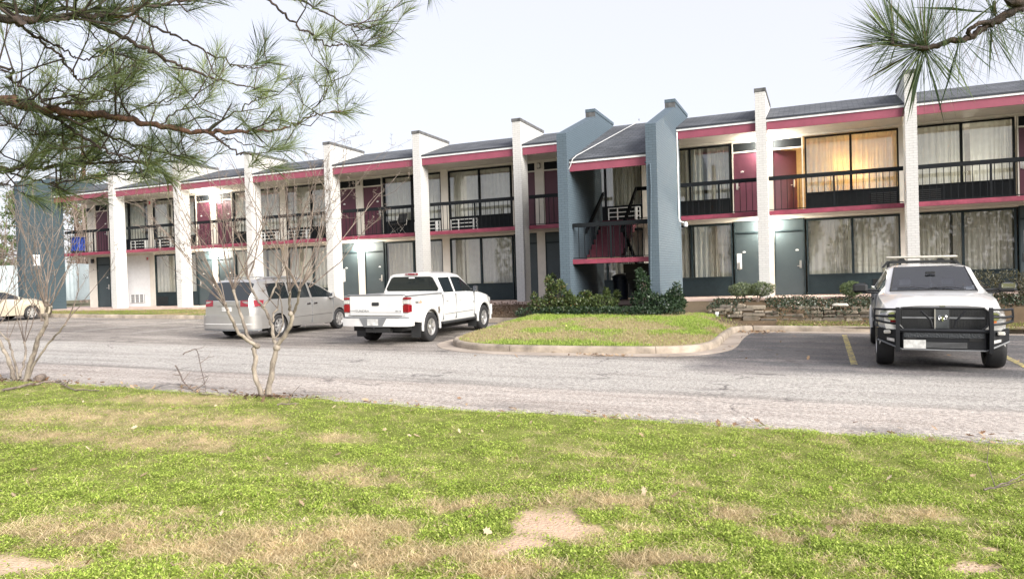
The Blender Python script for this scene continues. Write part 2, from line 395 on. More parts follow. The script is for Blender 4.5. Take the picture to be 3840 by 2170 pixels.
# --- facade walls: post, header, doors, windows
NR = [r for r in range(-1, 10)]
for lev, zb, zt, dtop, t0, t1, sill, wtop in ((0, ZG, 1.80, 1.32, 1.37, 1.72, -.18, 1.70), (1, Z2, 4.60, 4.15, 4.20, 4.50, 2.60, 4.50)):
    mb = MB()
    hw = .16
    for r in range(-1, 11):
        c = post_a(r)
        x0 = c-.17
        x1 = c+.17
        if r == -1: x0 = -4.17
        mb.box(x0, x1, WY-.06, WY+.25, zb, zt)
    for r in NR:
        mb.box(post_a(r)+.17, post_a(r+1)-.17, WY-.03, WY+.25, wtop+.03, zt)     # header
    mb.build('facade_wall', M['post'], bld)
    # inner room shell
    mb = MB(); mb.box(-4.0, XE, 5.2, 5.3, zb, zt)
    for r in range(-1, 11): mb.box(post_a(r)-.05, post_a(r)+.05, WY+.25, 5.2, zb, zt)
    mb.build('room_wall', M['inner'], bld)
    for r in NR:
        c0, c1 = post_a(r), post_a(r+1)
        flip = (r % 2 == 0)                      # even rooms: window first, door last
        def X(u): return (c1-u) if flip else (c0+u)
        def span(u0, u1): return tuple(sorted((X(u0), X(u1))))
        trim = M['dark'] if lev else M['teal']
        walled = (lev == 0 and r == -1)
        # door
        d0, d1 = span(.19, 1.13)
        jm = MB()
        jm.box(d0-.035, d0+.002, WY-.045, WY+.1, zb, t1+.03); jm.box(d1-.002, d1+.035, WY-.045, WY+.1, zb, t1+.03)
        jm.box(d0+.002, d1-.002, WY-.045, WY+.1, t1, t1+.03); jm.box(d0+.002, d1-.002, WY-.045, WY+.1, dtop+.002, t0)
        jamb = jm.build('door_frame', M['post'] if lev else M['teal'], bld)
        MB().box(d0+.004, d1-.004, WY-.01, WY+.05, t0+.002, t1-.002).build('transom_panel', M['dark'] if lev else M['tealdoor'], jamb)
        ajar = (lev == 1 and r == 7)
        dm = MB()
        if not ajar:
            dm.box(d0+.006, d1-.006, WY-.005, WY+.045, zb+.012, dtop)
        else:                                     # hinged at the left, swung inwards
            w = d1-d0-.02; an = R(36); ca, sa = math.cos(an), math.sin(an)
            dm.box(0, w, 0, .045, zb+.012, dtop)
            dm.v = [(d0+.008+x*ca - y*sa, WY+.01+x*sa+y*ca, z) for x, y, z in dm.v]
        door = dm.build('door', M['maroon'] if lev else M['tealdoor'], bld)
        # handle on the side away from the hinge, number plate
        hs = d1-.12 if not flip else d0+.12
        sg = 1
        hz = zb+1.02
        yo = WY-.02
        if ajar: hs = d0+.008+.80*ca; yo = WY+.01+.80*sa-.02
        h = MB(); h.rbox(hs-.035, hs+.035, yo-.02, yo, hz-.10, hz+.17, .008); h.tube([(hs, yo-.02, hz-.02), (hs, yo-.06, hz-.02), (hs+(-.1 if not flip else .1), yo-.065, hz-.02)], .012, 6)
        h.build('handle', M['steel'], door, 40)
        if not ajar:
            nz = zb+1.55; nx = d0+.3 if not flip else d0+.3
            if not flip: nx = d1-.22
            MB().prism_y([(nx-.05, nz-.03), (nx+.05, nz-.03), (nx+.05, nz+.015), (nx+.02, nz+.02), (nx, nz+.035), (nx-.02, nz+.02), (nx-.05, nz+.015)], WY-.012, WY-.005).build('number_plate', M['white'], door)
        if (lev, r) in ((0, 6), (0, 2)):          # tall white notice plate
            px = d0+.12
            MB().box(px-.07, px+.09, WY-.013, WY-.006, zb+.95, zb+1.5).build('notice', M['signwhite'], door)
        if (lev, r) == (1, 8):
            MB().box(d0+.04, d0+.3, WY-.013, WY-.006, zb+.95, zb+1.25).build('notice', M['signwhite'], door)
        if (lev, r) == (0, 8):
            MB().box(d0+.10, d0+.55, WY-.013, WY-.006, zb+1.28, zb+1.88).build('notice', M['signwhite'], door)
            text_mesh('lettering', 'C', .26, M['signgrey'], door, Matrix.Translation((d0+.32, WY-.015, zb+1.58)) @ Matrix.Rotation(R(90), 4, 'X'), .001)
        if (lev, r) == (1, 6):
            text_mesh('lettering', '203', .055, M['plastic_black'], door, Matrix.Translation((d0+.3, WY-.014, zb+1.55)) @ Matrix.Rotation(R(90), 4, 'X'), .001)
        # window with dark lower panel, mullion, glass and curtain
        w0, w1 = span(1.22, 4.07)
        if walled:
            o = MB().box(w0-.05, w1+.2, WY-.025, WY+.2, zb, zt-.002).build('infill_wall', M['drip'], bld)
            g0, g1 = c1-1.62, c1-.62
            g = MB(); g.box(g0, g1, WY-.05, WY-.026, zb+.18, zb+.62); gr = g.build('air_conditioner', M['grey_plastic'], bld)
            q = MB()
            for k in range(5): q.box(g0+.02, g1-.02, WY-.075, WY-.051, zb+.2+k*.1, zb+.225+k*.1)
            for k in range(4): q.box(g0+.02+k*(g1-g0-.065)/3, g0+.045+k*(g1-g0-.065)/3, WY-.08, WY-.051, zb+.19, zb+.61)
            q.build('grille', M['white'], gr)
            continue
        if lev == 0 and r == 0:
            pass
        sm = X(2.645)
        fr = MB(); t = .055
        fr.box(w0, w0+t, WY-.04, WY+.06, zb+.02, wtop); fr.box(w1-t, w1, WY-.04, WY+.06, zb+.02, wtop)
        fr.box(w0+t, w1-t, WY-.04, WY+.06, wtop-t, wtop)
        fr.box(w0+t, w1-t, WY-.02, WY+.06, zb+.02, sill-.05); fr.box(w0+t, w1-t, WY-.045, WY+.06, sill-.05, sill)
        fr.box(sm-.035, sm+.035, WY-.045, WY+.06, sill, wtop-t)
        win = fr.build('window', trim, bld)
        pm = MB(); pm.box(w0+t, sm-.035, WY+.012, WY+.018, sill, wtop-t); pm.box(sm+.035, w1-t, WY+.012, WY+.018, sill, wtop-t)
        pm.build('pane', M['glass'], win)
        # pleated curtain
        q = random.Random(100+r*7+lev*31); vs = []; fs = []; x = w0+.03; k = 0; ph = q.random()*6; fq = q.uniform(24, 44); am = q.uniform(.7, 1.4)
        gap = q.uniform(w0+.3, w1-.3); gw = q.uniform(.03, .11) if (q.random() < .6 and r not in (5, 7)) else 0
        xs = []
        while x < w1-.03: xs.append(x); x += .018
        for x in xs:
            pl = am*math.sin(x*fq + 2.6*math.sin(x*q.uniform(2.2, 2.25)+ph) + ph)
            amp = .025 + .03*(.5+.5*math.sin(x*3.1+ph*2))
            vs.append((x, WY+.17 + pl*amp, sill-.3)); vs.append((x + .02*math.sin(x*5), WY+.16 + pl*amp*.7, wtop))
        for i in range(len(xs)-1):
            if gw and abs(xs[i]-gap) < gw: continue
            fs.append((2*i, 2*i+2, 2*i+3, 2*i+1))
        cm = MB(); cm.add(vs, fs); cm.build('curtain', M['curtain'], win, 70, fix=False)
        # air conditioner grille in the lower panel next to the party wall
        u0, u1 = (2.75, 3.98)
        g0, g1 = span(u0, u1)
        if lev == 1 and r <= 5:
            z0 = zb+.06; z1 = sill-.11
            if r == 5: z1 = sill-.08
            q = MB()
            for k in range(4):
                zz_ = z0 + (z1-z0-.025)*k/3; q.box(g0, g1, WY-.065, WY-.021, zz_, zz_+.028)
            for k, xx in enumerate((g0, g0+(g1-g0)*.28, g1-.22, g1-.03)): q.box(xx, xx+(.03 if k != 2 else .11), WY-.07, WY-.021, z0, z1)
            q.build('grille', M['white'], win)
        else:
            q = MB()
            z0 = zb+.1
            if flip: g0, g1 = g0, g0+.75
            else: g0, g1 = g1-.75, g1
            for k in range(7): q.box(g0, g1, WY-.05, WY-.021, z0+k*.06, z0+.03+k*.06)
            q.build('grille', M['plastic_black'], win)
# --- railings on the upper walkway
def railing(a0, a1, y, z0, zt, parent=bld, mid=True):
    q = MB(); n = max(2, int(round((a1-a0)/.19)))
    for k in range(1, n):
        x = a0 + (a1-a0)*k/n
        q.box(x-.009, x+.009, y-.009, y+.009, z0+.03, zt-.1)
    q.box(a0, a1, y-.012, y+.012, z0+.03, z0+.055)
    ob = q.build('railing', M['dark'], parent)
    MB().box(a0, a1, y-.035, y+.035, zt-.13, zt).build('handrail', M['dark'], ob)
    if mid and a1-a0 > 2:
        x = (a0+a1)/2; MB().box(x-.028, x+.028, y-.028, y+.028, z0, zt-.132).build('railing_post', M['dark'], ob)
    return ob
for a0, a1 in bays: railing(a0+.006, a1-.006, .70, Z2, 3.09)
# --- stairs between the dark walls
YL0, YL1 = -2.95, -1.55; ZL = .52; YT = .66
sm = (D1R+D2L)/2
st = MB(); st.m = 0
MB().box(D1R+.004, D2L-.004, YL0+.05, YL1, ZL-.12, ZL-.002).build('stair_landing', M['stairred'], bld)
e = MB().box(D1R+.002, D2L-.002, YL0, YL0+.048, ZL-.14, ZL+.005).build('slab_edge', M['slabedge'], bld)
nst = 8
for up in (True, False):
    st = MB(); n = nst
    for k in range(n):
        if up:
            y0 = YL1 + (YT-YL1)*k/n; y1 = YL1 + (YT-YL1)*(k+1)/n; z1 = ZL + (Z2-ZL)*(k+1)/n
            st.box(D1R+.05, sm-.03, y0, y1, z1-.30, z1)
        else:
            y0 = YL1 + (YT-YL1)*k/n; y1 = YL1 + (YT-YL1)*(k+1)/n; z1 = ZL - (ZL-ZG)*(k+1)/n
            st.box(sm+.03, D2L-.05, y0+.002, y1, z1-.30, z1)
    fl = st.build('stair_flight', M['stairred'] if up else M['stairbrown'], bld)
    if up:
        MB().box(D1R+.06, sm-.04, YL1-.03, YL1-.002, ZL, ZL+.07).build('stair_nosing', M['tread'], fl)
railing(D1R+.01, D2L-.01, YL0+.07, ZL, 1.66)
railing(sm, D2L-.01, .70, Z2, 3.09, mid=False)
def sloped_rail(x, y0, z0, y1, z1, name='stair_railing'):
    q = MB(); n = 9
    q.prism_x([(y0, z0+.0), (y0, z0+.13), (y1, z1+.13), (y1, z1)], x-.035, x+.035)
    for k in range(1, n):
        y = y0+(y1-y0)*k/n; zt = z0+(z1-z0)*k/n
        q.box(x-.009, x+.009, y-.009, y+.009, zt-.9, zt+.005)
    return q.build(name, M['dark'], bld)
sloped_rail(sm, YL1, 1.38, YT, 2.95)
q = MB(); q.prism_x([(YL1, 1.40), (YL1, 1.55), (YT, 3.0), (YT, 2.85)], D1R+.01, D1R+.07); q.build('stair_handrail', M['dark'], bld)
sloped_rail(sm+.06, YL1, 1.40, YT, .06)
# --- ground level walkway kerb side
mb = MB(); mb.box(-7.5, D1R, -.18, 9.0, ZG-.30, ZG); mb.box(D1R, D2L, -.9, 9.0, ZG-.30, ZG-.003); mb.box(D2L, XE, -.18, 9.0, ZG-.30, ZG)
wk = mb.build('walkway', M['concrete']); wk.location = (OX, OY, CZ); wk.rotation_euler = (0, 0, -YAW); tag(wk, kind='structure')
# --- lamps on the party walls
def point(name, loc, e, col, r=.08):
    l = bpy.data.lights.new(name, 'POINT'); l.energy = e; l.color = col; l.shadow_soft_size = r
    o = bpy.data.objects.new(name, l); COL.objects.link(o); o.location = B(loc[0], loc[1], loc[2]+CZ); return o
LAMP_E = 105.0
for r, lev, on in ((1, 1, 1), (1, 0, 1), (3, 0, 1), (3, 1, 0), (5, 1, 0), (7, 1, 1), (7, 0, 1), (9, 0, 0)):
    x = post_a(r); z = 4.38 if lev else 1.60
    b = MB().rbox(x-.07, x+.07, WY-.10, WY-.06, z-.12, z+.10, .01).build('wall_lamp', M['plastic_black'], bld)
    g = MB(); g.rbox(x-.055, x+.055, WY-.20, WY-.101, z-.10, z+.06, .015); g.build('lamp_glass', M['lamp_on'] if on else M['lamp_off'], b)
    if on: point('lamp_light', (x, WY-.32, z-.02), LAMP_E, (1, .95, .82), .06)
for a, z in ((post_a(0)+.0, 4.36), (post_a(0)-.3, 1.55)):
    b = MB().rbox(a-.06, a+.06, WY-.11, WY-.061, z-.07, z+.07, .012).build('fire_alarm', M['red_box'], bld)
    MB().lathe_y([(0, -.02), (.03, -.02), (.035, 0)], (a, WY-.111, z), 10).build('alarm_lens', M['clearlens'], b)
MB().rbox(-4.0, -3.86, WY-.22, WY-.061, 4.18, 4.36, .02).build('loudspeaker', M['plastic_black'], bld)
MB().rbox(-3.85, -3.72, WY-.2, WY-.061, 1.45, 1.68, .02).build('loudspeaker', M['plastic_black'], bld)
# breezeway beam at the far end
MB().box(-4.1, -3.2, 3.4, 3.55, 4.28, 4.58).build('breezeway_beam', M['soffit'], bld)
# --- pipes
q = MB(); q.tube([(25.57, 2.3, 5.85), (25.55, 2.40, 5.76), (24.75, -2.95, 3.78), (24.66, -3.08, 3.66), (24.58, -3.09, 3.45), (24.53, -3.1, 3.36)], .015, 8)
q.build('roof_conduit', M['conduit'], bld, 50)
q = MB(); q.tube([(D2L-.08, -3.02, 3.36), (D2L+.05, -3.10, 3.37), (D2L+.13, -3.285, 3.25), (D2L+.14, -3.29, 2.6), (D2L+.09, -3.29, 1.0), (D2L+.05, -3.28, -.3), (D2L+.05, -3.28, -1.3)], .022, 8)
q.build('wall_conduit', M['brick_slate'], bld, 50)
q = MB(); q.tube([(D2L-.02, -3.0, ZL-.02), (D2L-.02, -3.0, -1.3)], .02, 8); q.build('drain_pipe', M['white'], bld, 50)
q = MB(); q.tube([(D2R+.03, .06, 4.75), (D2R+.03, .06, 1.85), (D2R+.05, .07, 1.74), (D2R+.22, .1, 1.68)], .024, 8)
dp = q.build('wall_conduit', M['white'], bld, 50)
q = MB(); q.lathe_z([(0, .0), (.05, -.0), (.075, -.1), (.06, -.16), (0, -.17)], (D2R+.24, .1, 1.72), 12); q.build('flood_lamp', M['white'], dp, 50)
# --- lamps inside the lit room and its lights
for x, y in ((32.35, 3.3), (33.0, 3.2)):
    t = empty('hanging_lamp', B(x, y, 0), -YAW, 'amber lampshade glowing behind the curtain, ' + ('nearer the open maroon door' if x < 32.6 else 'just right of the window mullion'), 'lamp', 'lamps in the lit upper room')
    q = MB(); q.lathe_z([(.05, .11), (.12, -.07)], (0, 0, 3.42+CZ-.0), 14); q.build('shade', M['lamp_warm'], t, 60, fix=False)
    q = MB(); q.tube([(0, 0, 3.5+CZ), (0, 0, 4.59+CZ)], .006, 5); q.build('cord', M['plastic_black'], t)
point('room_light', (32.45, 2.50, 3.45), 11, (1, .50, .12), .08)
point('room_light', (33.0, 2.50, 3.25), 11, (1, .50, .12), .08)
point('room_light', (31.3, 4.3, 3.7), 13, (1, .68, .32), .12)
point('room_light', (36.2, 3.2, 3.0), 25, (1, .97, .85), .1)
# ================================================================== GROUND, KERBS, LAWN
def fac_obj(o, z=0.0):
    o.location = (OX, OY, z); o.rotation_euler = (0, 0, -YAW); return o

def vnoise(x, y, seed):
    st = np.random.RandomState(seed); T = st.rand(64, 64)
    xi = np.floor(x).astype(int); yi = np.floor(y).astype(int); fx = x-xi; fy = y-yi
    fx = fx*fx*(3-2*fx); fy = fy*fy*(3-2*fy)
    g = lambda i, j: T[i % 64, j % 64]
    return (g(xi, yi)*(1-fx)+g(xi+1, yi)*fx)*(1-fy) + (g(xi, yi+1)*(1-fx)+g(xi+1, yi+1)*fx)*fy
def fbm(x, y, seed, oct=4):
    s = 0; a = .5; t = 0
    for k in range(oct): s = s + a*vnoise(x*2**k, y*2**k, seed+k); t += a; a *= .55
    return s/t
def lotv(a, o):                                  # vectorised lot height
    x = OX + DA.x*a + DN.x*o; y = OY + DA.y*a + DN.y*o
    return C0 + CY*np.clip(y, -40, 45) + CX*np.clip(x, -45, 45) + CZ
def sstep(x, a, b):
    t = np.clip((x-a)/(b-a), 0, 1); return t*t*(3-2*t)
def project(P):
    x, y, z = P[:, 0], P[:, 1], P[:, 2]-CZ
    yc = y*math.cos(PITCH)-z*math.sin(PITCH); zc = y*math.sin(PITCH)+z*math.cos(PITCH)
    yc = np.maximum(yc, .05); u = FPX*x/yc; v = -FPX*zc/yc; c, s = math.cos(ROLL), math.sin(ROLL)
    return W0/2+u*c-v*s, H0/2+u*s+v*c

def grid_faces(nx, ny):
    i = np.arange((nx-1)*(ny-1)); r = i//(nx-1); c = i % (nx-1); b = r*nx+c
    return np.stack([b, b+1, b+nx+1, b+nx], 1)

def grid(name, A, O, zf, m, parent=None, col=None, smooth=True):
    AA, OO = np.meshgrid(A, O); aa = AA.ravel(); oo = OO.ravel(); z = zf(aa, oo)
    o = np_obj(name, np.stack([aa, oo, z], 1), grid_faces(len(A), len(O)), m, parent, col(aa, oo) if col else None, smooth)
    return fac_obj(o)

# --- ground sheet to the horizon
gm = mat('far ground', (.16, .15, .08), .95, var=.3, scale=.3)
ax = np.concatenate([np.linspace(-600, -60, 10), np.linspace(-50, 70, 25), np.linspace(90, 600, 10)])
ay = np.concatenate([np.linspace(-600, -60, 10), np.linspace(-50, 60, 23), np.linspace(80, 600, 10)])
g = grid('ground', ax, ay, lambda a, o: lotv(a, o)-.06, gm); tag(g, kind='structure')

# --- asphalt
def asphalt():
    m, ns, ln, p = new_mat('worn asphalt'); p.inputs['Roughness'].default_value = .85; p.inputs['Specular IOR Level'].default_value = .35
    tc = nd(ns, 'ShaderNodeTexCoord'); sp = nd(ns, 'ShaderNodeSeparateXYZ'); ln.new(tc.outputs['Object'], sp.inputs[0])
    def noise(sc, det=4.0, vec=None, ro=.6):
        n = nd(ns, 'ShaderNodeTexNoise', Scale=sc, Detail=det, Roughness=ro); ln.new(vec or tc.outputs['Object'], n.inputs['Vector']); return n.outputs['Fac']
    def mth(op, a, b=None, c=None):
        n = nd(ns, 'ShaderNodeMath', operation=op)
        for i, v in enumerate((a, b, c)):
            if v is None: continue
            if isinstance(v, (int, float)): n.inputs[i].default_value = v
            else: ln.new(v, n.inputs[i])
        return n.outputs[0]
    def rng_(v, a, b, c=0., d=1.):
        n = nd(ns, 'ShaderNodeMapRange', interpolation_type='SMOOTHSTEP')
        ln.new(v, n.inputs[0]); n.inputs[1].default_value = a; n.inputs[2].default_value = b; n.inputs[3].default_value = c; n.inputs[4].default_value = d; return n.outputs[0]
    def mix(f, c1, c2, bt='MIX'):
        n = nd(ns, 'ShaderNodeMix', data_type='RGBA', blend_type=bt)
        if isinstance(f, (int, float)): n.inputs[0].default_value = f
        else: ln.new(f, n.inputs[0])
        for i, c in ((6, c1), (7, c2)):
            if isinstance(c, tuple): n.inputs[i].default_value = (*c, 1)
            else: ln.new(c, n.inputs[i])
        return n.outputs[2]
    # stretched along the lane
    mp = nd(ns, 'ShaderNodeMapping'); mp.inputs['Scale'].default_value = (.28, 1.0, 1.0); ln.new(tc.outputs['Object'], mp.inputs[0])
    n1 = noise(.55, 4, mp.outputs[0]); n2 = noise(1.7, 5, mp.outputs[0]); n3 = noise(22, 4); n4 = noise(120, 2); nb = noise(.7, 3)
    yw = mth('ADD', sp.outputs[1], mth('MULTIPLY_ADD', n2, 1.0, -.5))
    yh = mth('ADD', sp.outputs[1], mth('MULTIPLY_ADD', nb, .25, -.12))
    mp2 = nd(ns, 'ShaderNodeMapping'); mp2.inputs['Scale'].default_value = (.16, 1.5, 1.0); ln.new(tc.outputs['Object'], mp2.inputs[0])
    n5 = noise(1.6, 7, mp2.outputs[0], .75)
    col = mix(rng_(mth('ADD', mth('MULTIPLY', n1, .35), mth('MULTIPLY', n5, .65)), .36, .64), (.125, .108, .096), (.35, .315, .28))
    lane = mth('MULTIPLY', rng_(yw, -14.9, -14.2), rng_(yw, -11.5, -10.3, 1., 0.))
    col = mix(mth('MULTIPLY', lane, rng_(n5, .25, .6, .45, 1.)), col, (.42, .395, .36))
    near = rng_(yh, -14.75, -14.55, 1., 0.)
    col = mix(near, col, mix(rng_(n5, .3, .7), (.33, .285, .25), (.50, .45, .405)))
    dk = mth('MULTIPLY', rng_(mth('ADD', sp.outputs[0], mth('MULTIPLY_ADD', nb, 1.2, -.6)), 29.2, 29.9), mth('MULTIPLY', rng_(yw, -12.6, -11.4), rng_(sp.outputs[1], -3.5, -3.4, 1., 0.)))
    col = mix(mth('MULTIPLY', dk, .9), col, mix(rng_(n2, .42, .68), (.075, .075, .08), (.19, .17, .165)))
    st = mth('MULTIPLY', rng_(n2, .52, .72), .45)
    col = mix(mth('MULTIPLY', st, rng_(sp.outputs[1], -10, -9)), col, (.13, .115, .11))
    col = mix(rng_(n3, .38, .62, .0, .55), col, (.11, .10, .10), 'MULTIPLY') if False else col
    spk = rng_(n4, .35, .65, .5, 1.45); sp3 = rng_(n3, .3, .7, .64, 1.3)
    cc = nd(ns, 'ShaderNodeCombineXYZ'); v = mth('MULTIPLY', spk, sp3)
    for i in range(3): ln.new(v, cc.inputs[i])
    col = mix(1.0, col, cc.outputs[0], 'MULTIPLY')
    # cracks
    wv = nd(ns, 'ShaderNodeVectorMath', operation='ADD'); nz = nd(ns, 'ShaderNodeTexNoise', Scale=1.2, Detail=4.0); ln.new(tc.outputs['Object'], nz.inputs['Vector'])
    sc_ = nd(ns, 'ShaderNodeVectorMath', operation='SCALE'); sc_.inputs['Scale'].default_value = .9; ln.new(nz.outputs['Color'], sc_.inputs[0])
    ln.new(tc.outputs['Object'], wv.inputs[0]); ln.new(sc_.outputs[0], wv.inputs[1])
    vo = nd(ns, 'ShaderNodeTexVoronoi', Scale=.33, feature='DISTANCE_TO_EDGE'); ln.new(wv.outputs[0], vo.inputs['Vector'])
    cr = mth('MULTIPLY', rng_(vo.outputs['Distance'], .002, .009, 1., 0.), rng_(nb, .45, .6))
    es = mth('MULTIPLY', mth('MULTIPLY', rng_(yh, -16.3, -15.6, 1., 0.), rng_(nb, .48, .62)), .6)
    col = mix(es, col, (.13, .125, .12))
    oil = mth('MULTIPLY', mth('MULTIPLY', rng_(noise(1.1, 2), .62, .74), rng_(sp.outputs[1], -11.5, -10.5)), .65)
    col = mix(oil, col, (.055, .05, .05))
    col = mix(mth('MULTIPLY', cr, .7), col, (.07, .06, .06))
    ln.new(col, p.inputs['Base Color'])
    b = nd(ns, 'ShaderNodeBump', Strength=.55, Distance=.02); ln.new(mth('ADD', n3, n4), b.inputs['Height']); ln.new(b.outputs['Normal'], p.inputs['Normal'])
    rr = rng_(n2, .3, .7, .7, .95); ln.new(rr, p.inputs['Roughness'])
    return m
lot = grid('parking_lot', np.linspace(-40, 70, 56), np.linspace(-17.2, .0, 12), lambda a, o: lotv(a, o), asphalt()); tag(lot, kind='structure')
# painted stall lines
ylm, ns, ln, p = new_mat('worn yellow paint')
p.inputs['Roughness'].default_value = .8
tc = nd(ns, 'ShaderNodeTexCoord'); no = nd(ns, 'ShaderNodeTexNoise', Scale=9.0, Detail=6.0, Roughness=.75); ln.new(tc.outputs['Object'], no.inputs['Vector'])
cr = nd(ns, 'ShaderNodeValToRGB'); cr.color_ramp.elements[0].position = .44; cr.color_ramp.elements[0].color = (.15, .135, .11, 1); cr.color_ramp.elements[1].position = .58; cr.color_ramp.elements[1].color = (.52, .42, .11, 1)
ln.new(no.outputs['Fac'], cr.inputs[0]); ln.new(cr.outputs[0], p.inputs['Base Color'])
for a in (32.24, 34.84, 37.44):
    l = grid('parking_line', np.array([a-.055, a+.055]), np.linspace(-10.75, -5.1, 8), lambda a_, o_: lotv(a_, o_)+.004, ylm); tag(l, kind='structure')
whm = mat('faded white paint', (.42, .40, .38), .85, var=.35, scale=5)
for a in (3.2, 6.0, 8.8, 11.6, 14.4):
    l = grid('parking_line', np.array([a-.05, a+.05]), np.linspace(-8.4, -3.0, 8), lambda a_, o_: lotv(a_, o_)+.004, whm); tag(l, kind='structure')

# --- kerbs
kerb_m = mat('old kerb concrete', (.31, .26, .205), .9, var=.45, scale=2.2, bump=.5, bscale=30)
gut_m = mat('gutter concrete', (.34, .285, .235), .9, var=.3, scale=1.6, bump=.3, bscale=40)
def smooth_path(pts, n):
    pts = [Vector((*p, 0)) for p in pts]; out = []
    for i in range(len(pts)-1):
        p0, p1, p2, p3 = pts[max(i-1, 0)], pts[i], pts[i+1], pts[min(i+2, len(pts)-1)]
        for k in range(n):
            t = k/n
            out.append(.5*((2*p1) + (p2-p0)*t + (2*p0-5*p1+4*p2-p3)*t*t + (3*p1-p0-3*p2+p3)*t*t*t))
    out.append(pts[-1]); return out
def sweep(name, path, prof, m, side=1):
    vs = []; n = len(prof); fs = []
    for i, p in enumerate(path):
        t = (path[min(i+1, len(path)-1)] - path[max(i-1, 0)]).normalized(); nn = Vector((-t.y, t.x, 0))*side
        for d, h in prof:
            q = p + nn*d; vs.append((q.x, q.y, lot_ao(q.x, q.y)+h))
    for i in range(len(path)-1):
        for k in range(n):
            j = (k+1) % n; fs.append((i*n+k, i*n+j, (i+1)*n+j, (i+1)*n+k))
    fs.append(tuple(range(n))); fs.append(tuple(range((len(path)-1)*n, len(path)*n)))
    o = MB().add(vs, fs).build(name, m, None, 50); fac_obj(o); return tag(o, kind='structure')
KP = [(0, -.1), (0.0, .10), (.02, .135), (.05, .152), (.13, .152), (.16, .13), (.16, -.1)]
ISL = [(22.7, -2.45), (23.25, -3.3), (23.3, -5.5), (23.3, -8.3), (23.55, -9.35), (24.25, -10.1), (25.1, -10.38), (26.35, -10.36), (27.8, -10.2), (28.9, -9.92), (29.45, -9.3), (29.62, -8.4), (29.6, -6.8), (29.62, -5.4), (29.72, -4.8), (30.03, -4.5)]
isl = smooth_path(ISL, 6)
def arcsplit(path, L):
    segs = [[path[0]]]; d = 0
    for a, b in zip(path, path[1:]):
        d += (b-a).length; segs[-1].append(b)
        if d > L: segs.append([b + (b-a).normalized()*.012]); d = 0
    return [s for s in segs if len(s) > 1]
for sg in arcsplit(isl, 3.0): sweep('kerb', sg, KP, kerb_m, -1 if False else 1)
lk = [Vector((a, -2.55, 0)) for a in np.linspace(-9, 22.6, 40)]
for sg in arcsplit(lk, 3.0): sweep('kerb', sg, KP, kerb_m)
rk = [Vector((a, -4.5+.07*(a-30.2) if a < 36 else -4.09, 0)) for a in np.linspace(30.05, 46, 24)]
for sg in arcsplit(rk, 3.0): sweep('kerb', sg, KP, kerb_m)
# gutter aprons at the kerb foot
gp = [(-.012, .006), (-.42, .0065), (-.42, -.02), (-.012, -.02)]
ip = [q for q in isl if q.y < -7.9 or q.x > 28]
gut = []
for q in ip: gut.append(q)
sweep('gutter', gut, [(-.004, .012), (-.38, .010), (-.38, -.03), (-.004, -.03)], gut_m)
sweep('gutter', rk, [(-.004, .012), (-.36, .010), (-.36, -.03), (-.004, -.03)], gut_m)

# --- planted banks
def mixc(c1, c2, t): return np.asarray(c1)[None]*(1-t[:, None]) + np.asarray(c2)[None]*t[:, None]
soil_m = col_mat('soil and turf', .95, spec=.15, bump=.6, bscale=45)
def island_col(a, o):
    n = fbm(a*.9, o*.9, 5); n2 = fbm(a*4, o*4, 9)
    dry = sstep(n + .25*np.exp(-((a-27.2)/1.6)**2-((o+6.8)/1.0)**2), .44, .62)
    c = mixc((.12, .15, .035), (.42, .35, .20), dry*.95); c *= (.75+.5*n2)[:, None]
    dirt = np.maximum(sstep(o, -3.9, -2.9), sstep(a, 28.5, 29.2)*sstep(o, -5.2, -4.2)); return c*(1-dirt[:, None]) + np.array((.10, .075, .05))[None]*dirt[:, None]
NT = 14; V = []
K = len(isl)
def inner(t, q, p):
    t_ = isl[min(isl.index(q)+1, K-1)] - isl[max(isl.index(q)-1, 0)]
    t_.normalize(); return q + Vector((-t_.y, t_.x, 0))*.14
ZS = -1.17
for i, q in enumerate(isl):
    e = inner(0, q, None); za = lot_ao(e.x, e.y)+.13
    sx = min(max((q.x-23.3)/(29.6-23.3), 0), 1); Q = Vector((23.6+sx*4.9, -3.0, 0))
    for k in range(NT):
        t = k/(NT-1); s = 1-(1-t)**1.7; p = e.lerp(Q, t); V.append((p.x, p.y, za*(1-s)+(ZS-.06*sx+CZ)*s))
    p = Vector((23.0+sx*6.2, -.19, 0)); V.append((p.x, p.y, -.95+CZ))
V = np.array(V); V[:, 2] += (fbm(V[:, 0]*1.2, V[:, 1]*1.2, 3)-.5)*.05*(np.arange(len(V)) % (NT+1) > 1)
ISL_V = V; ISL_F = grid_faces(NT+1, K)
im = np_obj('island_lawn', V, ISL_F, soil_m, None, island_col(V[:, 0], V[:, 1]), True); fac_obj(im); tag(im, kind='structure')

